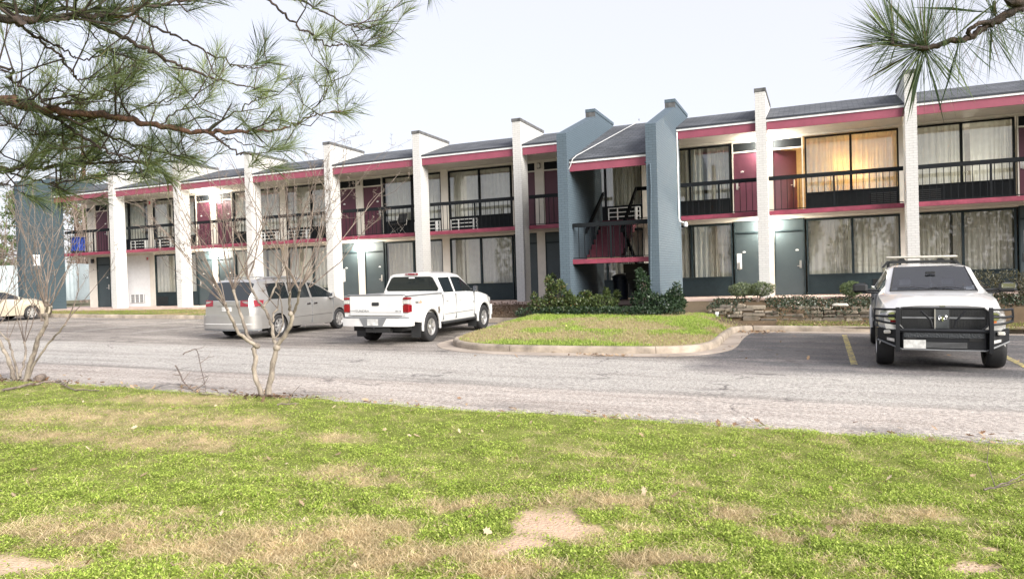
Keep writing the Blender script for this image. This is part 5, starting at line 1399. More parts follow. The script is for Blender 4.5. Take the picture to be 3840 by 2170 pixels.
st1 = [(ZP([(618, 1385), (600, 1290), (572, 1200), (580, 1130), (572, 1060), (590, 1045)]), .050, .040, 0),
       (ZP([(588, 1048), (540, 1018), (470, 955), (440, 890), (410, 830), (396, 790)]), .034, .024, -.3),
       (ZP([(575, 1035), (530, 975), (500, 880), (470, 800), (447, 712)]), .034, .024, .3),
       (ZP([(655, 1385), (662, 1290), (682, 1180), (708, 1055)]), .062, .050, 0),
       (ZP([(705, 1045), (692, 1005), (680, 930), (662, 875), (626, 808)]), .036, .028, .25),
       (ZP([(626, 808), (592, 768), (556, 690), (536, 638)]), .024, .018, .35), (ZP([(626, 808), (665, 760), (700, 680), (722, 635)]), .022, .016, .2),
       (ZP([(712, 1040), (768, 960), (800, 890), (792, 850)]), .044, .034, -.2),
       (ZP([(792, 850), (786, 790), (785, 720)]), .028, .022, -.2), (ZP([(800, 880), (828, 800), (846, 710)]), .030, .020, -.35),
       (ZP([(685, 900), (690, 850), (712, 825)]), .02, .015, .1), (ZP([(690, 1000), (740, 940), (735, 770), (700, 720)]), .015, .010, .3),
       (ZP([(396, 790), (372, 730), (352, 690)]), .016, .013, -.2)]
kn1 = [(*Z4(396, 790), -.3, 7, 1.7, -.55, .28), (*Z4(352, 690), -.4, 6, 1.5, -.35, .35), (*Z4(447, 712), .3, 10, 1.9, -.05, .26), (*Z4(536, 638), .35, 8, 1.75, .02, .25),
       (*Z4(722, 635), .2, 7, 1.6, .05, .3), (*Z4(785, 715), -.2, 11, 2.0, .12, .27), (*Z4(846, 705), -.35, 11, 2.1, .38, .32), (*Z4(590, 770), .3, 3, 1.3, -.2, .5), (*Z4(712, 825), .1, 2, .5, .4, .4), (*Z4(905, 690), -.3, 3, 1.4, .75, .3), (*Z4(410, 830), -.3, 3, 1.3, -.9, .3)]
myrtle('bare_tree', b1, st1, kn1, 'bare crape myrtle with pale forked trunks standing before the silver minivan', 3, 10.25)
Z8 = lambda x, y: (x/1.8674, 700+y/1.8674)
def Z8P(L): return [Z8(*p) for p in L]
b2 = at(75, 1440, 12.6)
st2 = [(Z8P([(105, 1375), (85, 1290), (50, 1190), (10, 1110), (-40, 1000), (-70, 900)]), .055, .03, .3), (Z8P([(175, 1375), (200, 1280), (240, 1160), (270, 1060), (320, 970), (318, 900)]), .062, .04, -.2),
       (Z8P([(130, 1350), (110, 1250), (80, 1150), (60, 1075)]), .03, .02, .2), (Z8P([(140, 1330), (170, 1230), (182, 1150), (170, 1090)]), .03, .02, .5),
       (Z8P([(195, 1350), (250, 1230), (330, 1110), (400, 1030), (455, 965)]), .026, .02, -.4), (Z8P([(318, 900), (330, 850), (322, 800)]), .03, .024, -.2), (Z8P([(325, 930), (355, 880), (360, 840)]), .022, .018, -.3), (Z8P([(60, 1075), (10, 1030), (-20, 980)]), .016, .012, 0)]
kn2 = [(*Z8(318, 840), -.2, 13, 2.6, -.02, .17), (*Z8(350, 835), -.3, 9, 2.2, .30, .22), (*Z8(170, 1088), .5, 5, 2.4, .12, .25), (*Z8(455, 965), -.4, 4, 1.5, .8, .3), (*Z8(-20, 980), 0, 6, 2.2, .25, .35), (*Z8(-70, 890), .3, 6, 2.0, .4, .4), (*Z8(60, 1075), .2, 4, 1.8, -.1, .4), (*Z8(300, 940), -.2, 5, 2.2, -.35, .22)]
myrtle('bare_tree', b2, st2, kn2, 'bare crape myrtle with many upright stems before the dark blue end wall', 8, 12.6)
# mulch rings, fallen branches and a log
def fallen(pts, r0, label, seed, twigs=6, lift=.03, name='fallen_branch', grp='fallen branches on the lawn'):
    q = random.Random(seed); W = []
    for x, y, h in pts:
        r = ray(x, y); p = r*(-1.60/r.z)
        for _ in range(6):
            aa, oo = AO(p.x, p.y); z = float(lawn_z(np.array([aa]), np.array([oo]))[0]) if oo < -16.5 else lot_z(p.x, p.y); p = r*((z+lift-CZ)/r.z)
        W.append(Vector((p.x, p.y, z+lift+h)))
    b = W[0].copy(); P = crook([w-b for w in W], 4, .008, q); mb = MB(); mb.tube(P, taper(len(P), r0, r0*.4), 5)
    for k in range(twigs):
        i = q.randrange(2, len(P)-1); L = q.uniform(.12, .4); d = Vector((q.gauss(0, .8), q.gauss(0, .5), abs(q.gauss(.35, .35)))).normalized(); a = P[i]; pts_ = [a, a+d*L*.5+Vector((q.gauss(0, .02), 0, q.gauss(0, .02))), a+d*L]
        mb.tube(pts_, [r0*.5, r0*.4, r0*.2], 4); e = pts_[1]; mb.tube([e, e+Vector((q.gauss(0, .1), q.gauss(0, .1), abs(q.gauss(.05, .06))))], [r0*.3, r0*.15], 3)
    o = mb.build(name, M['twig'], None, 60); o.location = b; return tag(o, label, 'branch', grp)
fallen([(660, 1425, .25), (700, 1450, .02), (760, 1475, .0), (830, 1480, .0)], .014, 'dead forked twig curling up off the grass left of the forked tree', 4, 6)
fallen([(690, 1400, .35), (740, 1390, .38), (762, 1440, .1), (775, 1472, 0)], .012, 'thin arched dead twig standing above the grass edge', 14, 5)
fallen([(10, 1462, .0), (140, 1437, .0), (225, 1436, .02), (262, 1456, .0), (372, 1463, .0)], .022, 'long pale fallen branch lying on grass at the left bare tree', 6, 2)
fallen([(860, 1468, .02), (900, 1480, .0)], .016, 'short broken stick on the grass edge beside the forked tree', 7, 1)
fallen([(3690, 1835, .0), (3780, 1822, .03), (3845, 1800, .05)], .008, 'thin green twig lying on the grass at the right edge', 9, 3)
fallen([(1040, 1520, .01), (1120, 1512, .0)], .012, 'short stick lying right of the forked tree base', 19, 1)
p = at(152, 1420, 12.7); p.z = lot_z(p.x, p.y)+.066
mb = MB(); mb.lathe_y([(0, -.16), (.06, -.16), (.068, -.12), (.065, .14), (.06, .16), (0, .16)], (0, 0, 0), 14); o = mb.build('log', M['twig'], None, 50); o.location = p; o.rotation_euler = (0, 0, R(20)); tag(o, 'short sawn log lying by the left bare tree base', 'log')
for x, y, D_ in ((985, 1518, 10.2), (1050, 1512, 10.3), (60, 1440, 12.6)):
    pass
pts = []
q = random.Random(31)
for (bx, by, sp, n) in ((b1.x, b1.y, .22, 170), (b2.x, b2.y, .5, 220)):
    for k in range(n):
        x, y = bx+q.gauss(.05, sp), by+q.gauss(0, sp*.7); a_, o_ = AO(x, y)
        if o_ < -16.4: pts.append((a_, o_, float(lawn_z(np.array([a_]), np.array([o_]))[0])+.01+.02*q.random()))
litter('mulch', pts, .035, 33, (.05, .03, .02), (.24, .15, .09))

# ------------------------------------------------------------------ pines
needle_m = col_mat('pine needles', .55, trans=.45, spec=.3)
class Needles:
    def __init__(s, seed): s.V = []; s.C = []; s.r = np.random.RandomState(seed)
    def tuft(s, p, d, n, L, w, spread=.9, tone=0.5, along=.10):
        r = s.r; d = np.array(d)/np.linalg.norm(d)
        v = r.randn(n, 3); v -= (v@d)[:, None]*d; v /= np.linalg.norm(v, axis=1)[:, None]+1e-9
        k = np.abs(r.randn(n))*spread*.8+.15; dr = d[None]+v*k[:, None]; dr /= np.linalg.norm(dr, axis=1)[:, None]
        base = np.array(p)[None] - d[None]*(r.rand(n)*along)[:, None]; LL = L*r.uniform(.6, 1.08, n)
        mid = base + dr*LL[:, None]*.55; bend = v*.06*LL[:, None]; bend[:, 2] -= .02*LL
        tip = base + dr*LL[:, None] + bend
        sd = np.cross(dr, r.randn(n, 3)); sd /= np.linalg.norm(sd, axis=1)[:, None]+1e-9; sd *= w*.5
        Q = np.empty((n, 5, 3)); Q[:, 0] = base+sd*.7; Q[:, 1] = base-sd*.7; Q[:, 2] = mid-sd; Q[:, 3] = tip; Q[:, 4] = mid+sd
        s.V.append(Q.reshape(-1, 3)); t = np.clip(tone + r.randn(n)*.22, 0, 1); c = np.array((.065, .105, .05))[None]*(1-t[:, None]) + np.array((.36, .43, .17))[None]*t[:, None]
        br = r.rand(n) < .05; c[br] = (.22, .12, .05); s.C.append(np.repeat(c, 5, 0))
    def build(s, parent, base, name='needles'):
        V = np.concatenate(s.V) - np.array(base)[None]; n = len(V)//5; F = np.empty((n, 5), np.int32); b = np.arange(n)*5
        for k in range(5): F[:, k] = b+k
        return np_obj(name, V, F, needle_m, parent, np.concatenate(s.C))

def pine_limb(mb, tw, ND, pts, rad, q, dens=5.5, Ls=(.12, .40), nl=.165, nn=46, w=.0018, tone=.5, tip=True, upb=.35, start=.12, jit=.006):
    rad = [x*.70 for x in rad]; dens *= .95; P = crook(pts, 9, jit, q); mb.tube(P, [r*(.86+.30*q.random()) for r in (np.interp(np.linspace(0, 1, len(P)), np.linspace(0, 1, len(rad)), rad))], 7)
    tot = sum((b-a).length for a, b in zip(P, P[1:])); n = int(tot*dens)
    for k in range(n):
        t = start + (1-start)*(k+q.random())/n; i = min(len(P)-2, int(t*(len(P)-1))); p = P[i].lerp(P[i+1], q.random()); d0 = (P[i+1]-P[i]).normalized()
        d = (d0*q.uniform(.2, .9) + Vector((q.gauss(0, .6), q.gauss(0, .6), q.gauss(upb+.15, .5)))).normalized(); L = q.uniform(*Ls)
        e = p + d*L*.5 + Vector((q.gauss(0, .02), q.gauss(0, .02), q.gauss(-.01, .02))); d2 = (d + Vector((0, 0, .55))).normalized(); f = e + d2*L*.5
        r0 = min(.007, .35*float(np.interp(t, np.linspace(0, 1, len(rad)), rad))+.0022); tw.tube([p, e, f], [r0, r0*.8, r0*.55], 5, False)
        tn = min(1, max(0, tone+q.gauss(0, .25)))
        ND.tuft(f, d2, int(nn*q.uniform(.6, 1.3)), nl*q.uniform(.8, 1.1), w, q.uniform(.6, 1.2), tn)
        if q.random() < .5: ND.tuft(e, d, int(nn*.4), nl*.9, w, 1.2, tn)
        if q.random() < .45:
            g = e + (d+Vector((q.gauss(0, .7), q.gauss(0, .7), q.gauss(.2, .5)))).normalized()*L*.45; tw.tube([e, g], [r0*.6, r0*.45], 4, False); ND.tuft(g, g-e, int(nn*.8), nl, w, .9, tn)
    if tip:
        d = (P[-1]-P[-3]).normalized(); ND.tuft(P[-1], d, int(nn*1.6), nl*1.05, w, 1.0, tone); ND.tuft(P[-1], d, int(nn*.8), nl, w, .4, tone)

q = random.Random(21)
T0 = Vector((-5.6, 3.9, 0)); T0.z = .1
root = empty('pine_tree', T0, 0, 'big pine at the left whose long needled limbs hang across the top', 'tree', 'pines over the lawn')
mb, tw, ND = MB(), MB(), Needles(5)
trunk = MB(); trunk.tube(crook([Vector((0, 0, -.3)), Vector((.03, .0, 2)), Vector((.0, .05, 5)), Vector((.05, .0, 9))], 5, .01, q), taper(16, .24, .12), 12)
def PX(L, D0, D1): return [at(x, y, D0 + (D1-D0)*i/(len(L)-1)) for i, (x, y) in enumerate(L)]
def tr_at(z): return T0 + Vector((0, 0, z-T0.z))
limbs = [  # pixel path, depth range, radii, options, root point on the trunk
 ([(-60, 372), (99, 396), (247, 420), (445, 440), (544, 465), (742, 495), (860, 497), (960, 492)], 3.9, 4.3, (.045, .036, .028, .020, .012), dict(dens=3.2, tone=.45, start=.2), 2.6),
 ([(960, 492), (1060, 480), (1164, 437), (1230, 420), (1300, 424)], 4.3, 4.5, (.011, .006, .004), dict(dens=10, tone=.62), None),
 ([(1164, 437), (1215, 350), (1245, 310), (1225, 265)], 4.4, 4.5, (.006, .004, .003), dict(dens=12, tone=.7), None),
 ([(789, 500), (878, 562), (930, 580), (968, 598)], 4.2, 4.1, (.010, .006, .004), dict(dens=6, tone=.5, upb=.1), None),
 ([(810, 512), (920, 540), (1035, 556), (1090, 548)], 4.25, 4.3, (.006, .004, .003), dict(dens=8, tone=.6), None),
 ([(767, 490), (878, 424), (950, 380), (990, 357)], 4.3, 4.6, (.008, .006, .004), dict(dens=9, tone=.6), None),
 ([(-60, 60), (90, 72), (200, 68), (310, 62), (420, 56)], 3.1, 3.3, (.030, .026, .02, .012), dict(dens=7, tone=.12, upb=.5), 3.6),
 ([(-40, 20), (200, 30), (420, 35), (640, 10), (760, -20)], 3.2, 3.5, (.022, .018, .012, .008), dict(dens=7, tone=.15, upb=.2), 3.7),
 ([(310, 62), (430, 125), (560, 195), (660, 240), (775, 283), (870, 315), (975, 330)], 3.3, 3.9, (.016, .013, .010, .007, .004), dict(dens=4.5, tone=.5, start=.35), None),
 ([(500, 50), (570, 95), (690, 150), (830, 222), (930, 255), (1010, 235)], 3.5, 4.0, (.010, .008, .006, .004), dict(dens=5, tone=.35, start=.3), None),
 ([(55, 75), (120, 128), (210, 200), (270, 275), (310, 300), (390, 290)], 3.2, 3.6, (.012, .008, .006, .004), dict(dens=4.5, tone=.4, start=.3), None),
 ([(120, 125), (200, 165), (260, 200), (330, 225), (400, 195)], 3.3, 3.5, (.007, .006, .004), dict(dens=5, tone=.3, start=.3), None),
 ([(305, 70), (380, 165), (440, 200), (500, 195)], 3.35, 3.6, (.005, .004, .003), dict(dens=5, tone=.2, start=.3), None),
 ([(985, -20), (1079, 67), (1151, 120), (1236, 172), (1290, 168), (1343, 178)], 3.9, 4.2, (.010, .008, .006, .004), dict(dens=6, tone=.45, start=.15), None),
 ([(1100, -10), (1191, 36), (1311, 94), (1370, 107), (1432, 85)], 3.9, 4.2, (.009, .007, .005, .004), dict(dens=6.5, tone=.4, start=.1), None),
 ([(1311, 94), (1347, 156), (1374, 174), (1430, 163)], 4.1, 4.2, (.005, .004, .003), dict(dens=7, tone=.5), None),
 ([(100, 405), (198, 440), (313, 514), (396, 563), (474, 592), (590, 613)], 4.0, 4.3, (.018, .013, .009, .005), dict(dens=10, tone=.55, start=.2, upb=.15), None),
 ([(150, 410), (231, 442), (350, 485), (494, 538), (643, 580), (740, 596)], 4.1, 4.4, (.014, .011, .008, .005), dict(dens=10, tone=.5, start=.2, upb=.1), None),
 ([(-60, 640), (60, 632), (185, 625), (288, 613), (453, 608), (600, 611), (690, 590)], 4.2, 4.6, (.020, .016, .011, .006), dict(dens=8, tone=.5, start=.15), 1.9),
 ([(-60, 630), (0, 645), (103, 666), (190, 691), (250, 715)], 4.2, 4.4, (.016, .012, .008, .005), dict(dens=6, tone=.4), 1.85),
 ([(190, 690), (300, 676), (370, 658), (480, 648), (589, 640)], 4.4, 4.7, (.008, .006, .004), dict(dens=9, tone=.55), None),
 ([(500, 540), (560, 600), (590, 640), (640, 668)], 4.4, 4.5, (.006, .004, .003), dict(dens=8, tone=.65, upb=.0), None),
 ([(-30, 250), (30, 290), (130, 350), (200, 395), (300, 372), (390, 365), (450, 330)], 3.8, 4.1, (.012, .010, .008, .005), dict(dens=7, tone=.6, start=.1), 2.9),
 ([(200, 330), (300, 372), (380, 345), (470, 290)], 3.9, 4.2, (.007, .006, .004), dict(dens=8, tone=.6, start=.1), None),
 ([(400, 300), (480, 250), (520, 235)], 3.8, 4.1, (.006, .004), dict(dens=10, tone=.5), None),
 ([(445, 440), (560, 395), (640, 375), (700, 340)], 4.2, 4.5, (.007, .005, .004), dict(dens=10, tone=.6), None),
 ([(600, 468), (690, 400), (745, 350), (760, 300)], 4.2, 4.5, (.007, .005, .004), dict(dens=10, tone=.65), None),
 ([(-40, 470), (60, 480), (120, 505), (190, 500)], 3.8, 4.1, (.008, .006, .004), dict(dens=7, tone=.3), 2.3),
 ([(-50, 700), (0, 690), (60, 712), (140, 750)], 4.0, 4.2, (.007, .005, .003), dict(dens=2, tone=.3), 1.8),
 ([(330, 440), (420, 520), (470, 600), (540, 660)], 4.3, 4.7, (.006, .004, .003), dict(dens=9, tone=.75, upb=.1), None),
]
main = MB()
for li, (L, D0, D1, rad, kw, rz) in enumerate(limbs):
    P = PX(L, D0, D1)
    if rz is not None: P = [tr_at(rz)] + [P[0].lerp(tr_at(rz), .45)+Vector((0, 0, .12))] + P
    pine_limb(main if li < 2 else mb, tw, ND, P, rad, q, **kw)
ND.tuft(at(1620, -25, 4.0), (.3, 0, -1), 36, .17, .0022, .6, .4)
def reb(m_): m_.v = [(x-T0.x, y-T0.y, z-T0.z) for x, y, z in m_.v]; return m_
tk = trunk.build('trunk', M['pinebark'], root, 60)
reb(main).build('limb', M['pinebark'], root, 60); mb.add(tw.v, tw.f); reb(mb).build('limbs', M['pinedark'], root, 60); ND.build(root, T0)

# right hand pine: one limb reaching in from its trunk outside the frame
q = random.Random(5); T1 = Vector((5.6, .4, .1))
root = empty('pine_tree', T1, 0, 'pine at the right whose single dark limb ends in a spray of long needles', 'tree', 'pines over the lawn')
mb, tw, ND = MB(), MB(), Needles(15)
trunk = MB(); trunk.tube(crook([Vector((0, 0, -.3)), Vector((.03, .0, 2)), Vector((.0, .05, 5))], 5, .01, q), taper(11, .16, .10), 12); trunk.build('trunk', M['pinebark'], root, 60)
Pm = [T1+Vector((0, 0, 2.5)), Vector((3.6, 1.3, 2.72)), Vector((2.2, 1.75, 2.62))] + PX([(3900, -45), (3840, 10), (3760, 65), (3700, 95), (3640, 138), (3560, 158), (3470, 180), (3400, 172), (3345, 168)], 1.75, 1.85)
P = crook(Pm, 6, .0016, q); mb.tube(P, [max(.0035, .0125-.0085*i/len(P))*(1+.25*q.random()) for i in range(len(P))], 8)
S2 = PX([(3840, 40), (3790, 40), (3730, 75), (3660, 95), (3632, 118), (3640, 138)], 1.76, 1.8); mb.tube(crook(S2, 4, .0014, q), .0055, 6)
for x, y in ((3345, 150), (3728, 28), (3805, 5)):
    e = at(x, y-22, 1.84); tw.tube([at(x, y+18, 1.83), e], [.005, .0035], 6)
# needle sprays: aim in the picture plane, real 3-D spread
def spray(x, y, D, ang, n, L, spread, tone, w=.0012):
    p = at(x, y, D); d = Vector((math.cos(ang), .15*q.gauss(0, 1), math.sin(ang))); ND.tuft(p, d, int(n*1.5), L, w, spread, tone, .02)
for ang, n in ((95, 46), (125, 40), (150, 32), (60, 26), (185, 26), (215, 32), (245, 24), (275, 20), (305, 18), (335, 10)):
    spray(3465, 175, 1.84, R(ang), n, .20, .45, .12)
for ang, n in ((110, 34), (140, 30), (170, 20), (200, 16), (225, 14)): spray(3350, 150, 1.85, R(ang), n, .17, .4, .15)
for x, y, angs in ((3725, 40, (80, 110, 140, 250, 280, 300)), (3700, 95, (260, 290, 320)), (3800, 8, (100, 250, 285)), (3600, 150, (70, 260, 300)), (3850, 60, (230, 260, 300, 180)), (3540, 165, (80, 100, 260))):
    for an in angs: spray(x, y, 1.8, R(an), 9, .185, .4, .12)
def reb1(m_): m_.v = [(x-T1.x, y-T1.y, z-T1.z) for x, y, z in m_.v]; return m_
mb.add(tw.v, tw.f); reb1(mb).build('limbs', M['pinedark'], root, 60); ND.build(root, T1)

# ------------------------------------------------------------------ leafy shrubs
shrub_m = col_mat('shrub leaves', .42, trans=.2, spec=.5)
def leafcloud(name, blobs, n, size, c1, c2, seed, root, jag=.35, elong=2.0, hi=None):
    """blobs: (x,y,z,rx,ry,rz) in the root's space; leaves spread through and over each"""
    r = np.random.RandomState(seed); V = []; C = []; tot = sum(b[3]*b[4]+b[4]*b[5]+b[3]*b[5] for b in blobs)
    for (x, y, z, rx, ry, rz) in blobs:
        m = int(n*(rx*ry+ry*rz+rx*rz)/tot); d = r.randn(m, 3); d /= np.linalg.norm(d, axis=1)[:, None]
        rad = (.55+.45*r.rand(m)**.5) * (1 + jag*(fbm(d[:, 0]*2.5+x*3+7, d[:, 1]*2.5+d[:, 2]*2.3+y, seed, 3)-.5)*2)
        P = np.stack([x+d[:, 0]*rx*rad, y+d[:, 1]*ry*rad, z+d[:, 2]*rz*rad], 1)
        ax = d*.7 + r.randn(m, 3)*.8 + np.array((0, 0, .35)); ax /= np.linalg.norm(ax, axis=1)[:, None]
        sd = np.cross(ax, r.randn(m, 3)); sd /= np.linalg.norm(sd, axis=1)[:, None]+1e-9
        L = size*r.uniform(.6, 1.25, m)[:, None]; w = L/elong*.5; nn_ = np.cross(ax, sd)
        Q = np.empty((m, 4, 3)); Q[:, 0] = P; Q[:, 1] = P+ax*L*.45+sd*w+nn_*L*.08; Q[:, 2] = P+ax*L; Q[:, 3] = P+ax*L*.45-sd*w+nn_*L*.08
        V.append(Q.reshape(-1, 3)); t = r.rand(m)[:, None]; c = np.array(c1)*(1-t)+np.array(c2)*t
        if hi is not None: h = r.rand(m) < hi[0]; c[h] = hi[1]
        C.append(np.repeat(c, 4, 0))
    V = np.concatenate(V); return np_obj(name, V, np.arange(len(V)).reshape(-1, 4), shrub_m, root, np.concatenate(C))
def shrub(name, a, o, z, blobs, n, size, cols, seed, label, grp=None, stems=8, spikes=0, hi=None, jag=.35, elong=2.0):
    root = empty(name, B(a, o, z), -YAW, label, 'shrub', grp); q = random.Random(seed)
    if name == 'bush': blobs = [(b[0], b[1], b[2]*b[6], b[3], b[4], b[5]*b[6]) if len(b) > 6 else (b[0], b[1], b[2]*.66, b[3], b[4], b[5]*.66) for b in blobs]
    bl = list(blobs)
    st = MB()
    for k in range(spikes):
        b = q.choice(blobs); x, y = b[0]+q.gauss(0, b[3]*.5), b[1]+q.gauss(0, b[4]*.4); zt = b[2]+b[5]*q.uniform(.8, 1.25); bl.append((x, y, zt, .10, .10, .16)); st.tube([(x*.6, y*.6, 0), (x, y, zt)], [.012, .004], 4)
    leafcloud('foliage', bl, n, size, cols[0], cols[1], seed, root, jag, elong, hi)
    for k in range(stems):
        b = q.choice(blobs); st.tube([(b[0]*.6+q.gauss(0, .05), b[1]*.6+q.gauss(0, .05), -.05), (b[0]+q.gauss(0, b[3]*.4), b[1]+q.gauss(0, b[4]*.4), b[2]+b[5]*.4)], [.016, .006], 5)
    st.build('stems', M['twig'], root)
    return root
DKG = ((.012, .030, .016), (.050, .085, .036)); OLV = ((.025, .05, .015), (.12, .15, .045)); GRN = ((.03, .06, .02), (.12, .17, .07))
G1 = 'bushes behind the grass island'
shrub('bush', 24.1, -3.4, -1.15+CZ, [(-.35, 0, .35, .55, .45, .42), (.0, .1, .62, .36, .36, .42, .95), (.5, 0, .38, .5, .4, .36)], 5200, .085, OLV, 41, 'tall olive green bush at the left end behind the grass island', G1, 10, 7, (.04, (.20, .12, .05)))
shrub('bush', 25.22, -3.3, -1.15+CZ, [(-.3, 0, .38, .55, .4, .36), (.35, .05, .42, .5, .4, .40)], 4200, .085, OLV, 42, 'middle olive bush in front of the stair opening and bin', G1, 8, 7)
shrub('bush', 27.15, -3.35, -1.2+CZ, [(-.2, .0, .5, .45, .4, .55), (.3, 0, .42, .55, .42, .42), (.62, .05, .5, .3, .3, .3), (-.3, 0, .85, .20, .20, .34, 1.0), (.62, .05, .62, .22, .22, .26, .85)], 6000, .085, DKG, 43, 'dark glossy bush with a tall spike before the slate brick stair wall', G1, 10, 6)
shrub('bush', 25.4, -3.75, -1.2+CZ, [(x_*.62-2.1, .06*math.sin(x_*2), .14, .5, .3, .24) for x_ in range(8)], 6000, .07, DKG, 44, 'low dark ground hugging hedge along the top of the grass island', G1, 6)
shrub('clipped_shrub', 29.68, -.62, -.96+CZ, [(-.28, 0, .36, .42, .36, .22), (.30, 0, .36, .42, .36, .22)], 5200, .048, ((.05, .075, .03), (.20, .24, .12)), 45, 'flat topped clipped shrub in front of the white pillar base', 'clipped shrubs along the walkway', 7, 0, None, .15, 1.8)
shrub('clipped_shrub', 32.58, -.62, -.96+CZ, [(0, 0, .32, .33, .3, .22)], 2600, .045, ((.045, .075, .025), (.17, .22, .09)), 46, 'small round clipped shrub beside the white pickup mirror', 'clipped shrubs along the walkway', 5, 0, None, .12, 1.8)
shrub('hedge', 37.4, -1.1, -1.15+CZ, [(-1.5+.62*k, 0, .50, .48, .42, .48) for k in range(8)], 11000, .05, ((.035, .04, .022), (.15, .135, .07)), 47, 'brownish clipped hedge behind the right hand white pickup', None, 10, 0, None, .14, 1.8)
# ivy over the stone wall and bed
r = np.random.RandomState(77); n = 24000
a = r.uniform(28.6, 45, n); o = -3.35 + 3.0*r.rand(n)**.8
cover = fbm(a*1.1, o*.6, 91, 3); kp = (o > -2.75) | (cover > .46); kp &= (cover > .33) ; a, o = a[kp], o[kp]
z = np.where(o > -3.0, bed_z(a, o), -1.16+CZ - (-3.0-o)*1.0*r.rand(len(a))) + .03 + .17*r.rand(len(a))*fbm(a*2, o*2, 93)
m = len(a); ax = r.randn(m, 3); ax /= np.linalg.norm(ax, axis=1)[:, None]; sd = np.cross(ax, r.randn(m, 3)); sd /= np.linalg.norm(sd, axis=1)[:, None]; L = r.uniform(.04, .08, m)[:, None]; P = np.stack([a, o, z], 1)
Q = np.empty((m, 4, 3)); Q[:, 0] = P; Q[:, 1] = P+ax*L*.5+sd*L*.38; Q[:, 2] = P+ax*L; Q[:, 3] = P+ax*L*.5-sd*L*.38
t = r.rand(m)[:, None]; C = np.array((.012, .022, .012))*(1-t)+np.array((.055, .075, .04))*t; br = r.rand(m) < .15; C[br] = (.13, .08, .05)
iv = np_obj('ivy', Q.reshape(-1, 3), np.arange(m*4).reshape(-1, 4), shrub_m, None, np.repeat(C, 4, 0)); fac_obj(iv); tag(iv, kind='stuff')
r = np.random.RandomState(78); n = 2200; a = r.uniform(18.6, 23.4, n); o = r.uniform(-2.3, -.3, n); z = strip_z(a, o)+.02+.12*r.rand(n)
m = n; ax = r.randn(m, 3); ax /= np.linalg.norm(ax, axis=1)[:, None]; sd = np.cross(ax, r.randn(m, 3)); sd /= np.linalg.norm(sd, axis=1)[:, None]; L = r.uniform(.04, .09, m)[:, None]; P = np.stack([a, o, z], 1)
Q = np.empty((m, 4, 3)); Q[:, 0] = P; Q[:, 1] = P+ax*L*.5+sd*L*.3; Q[:, 2] = P+ax*L; Q[:, 3] = P+ax*L*.5-sd*L*.3
t = r.rand(m)[:, None]; C = np.array((.06, .035, .025))*(1-t)+np.array((.22, .15, .10))*t
iv = np_obj('dead_ground_cover', Q.reshape(-1, 3), np.arange(m*4).reshape(-1, 4), shrub_m, None, np.repeat(C, 4, 0)); fac_obj(iv); tag(iv, kind='stuff')

# ------------------------------------------------------------------ small things about the building
t = empty('trash_bin', B(25.35, -.2, ZG+CZ), -YAW, 'dark blue bin standing under the stairs behind the bushes', 'bin')
q_ = MB(); q_.lathe_z([(0, .02), (.24, .02), (.28, .72), (.30, .74), (.30, .78), (.27, .78)], (0, 0, 0), 20); M['binblue'] = mat('dark blue bin', (.012, .018, .035), .5); q_.build('bin_body', M['binblue'], t, 40)
q_ = MB(); q_.lathe_z([(.31, .78), (.30, .84), (.16, .90), (0, .92)], (0, 0, 0), 20); q_.build('lid', M['binblue'], t, 50)
t = empty('camp_chair', B(15.5, 1.25, Z2+CZ+.002), -YAW-R(15), 'black folding camp chair on the upper walkway by the curtained window', 'chair')
q_ = MB()
for s in (-.27, .27):
    q_.tube([(s, -.22, 0), (s*.95, .24, .46)], .012, 5); q_.tube([(s, .24, 0), (s*.95, -.22, .46), (s, -.24, .60)], .012, 5); q_.tube([(s, .26, .40), (s*1.0, .34, .90)], .012, 5)
q_.tube([(-.27, -.22, .02), (.27, .22, .44)], .010, 5); q_.tube([(.27, -.22, .02), (-.27, .22, .44)], .010, 5); q_.build('frame', M['steel'], t, 50)
q_ = MB(); q_.add([(-.27, -.24, .46), (.27, -.24, .46), (.24, .22, .40), (-.24, .22, .40), (-.26, -.24, .44), (.26, -.24, .44), (.23, .22, .38), (-.23, .22, .38)], [(0, 1, 2, 3), (7, 6, 5, 4), (0, 4, 5, 1), (1, 5, 6, 2), (2, 6, 7, 3), (3, 7, 4, 0)]); q_.build('seat', M['plastic_black'], t)
q_ = MB(); q_.add([(-.27, .25, .52), (.27, .25, .52), (.27, .35, .90), (-.27, .35, .90), (-.27, .27, .51), (.27, .27, .51), (.27, .37, .89), (-.27, .37, .89)], [(0, 1, 2, 3), (7, 6, 5, 4), (0, 4, 5, 1), (1, 5, 6, 2), (2, 6, 7, 3), (3, 7, 4, 0)]); q_.build('backrest', M['plastic_black'], t)
q_ = MB()
for s in (-.28, .28): q_.rbox(s-.03, s+.03, -.26, .26, .60, .625, .01)
q_.build('armrest', M['plastic_black'], t, 40)
t = empty('storage_tub', B(-3.65, 1.0, Z2+CZ+.002), -YAW, 'bright blue plastic tub behind the railing at the far left upper walkway', 'tub')
M['tub'] = mat('blue plastic', (.02, .07, .42), .4); q_ = MB(); q_.rbox(-.30, .30, -.2, .2, .10, .78, .04); q_.build('tub_body', M['tub'], t, 40); q_ = MB(); q_.rbox(-.32, .32, -.22, .22, .781, .83, .02); q_.build('lid', M['tub'], t, 40); q_ = MB(); q_.box(-.28, .28, -.18, .18, 0, .099); q_.build('wheel_base', M['plastic_black'], t)
t = empty('wall_sign', B(-4.165, -.86, 1.6+CZ), -YAW, 'white paper sign on the dark blue end wall', 'sign')
q_ = MB(); q_.box(0.0, .012, -.17, .17, -.27, .27); q_.build('panel', M['signwhite'], t)
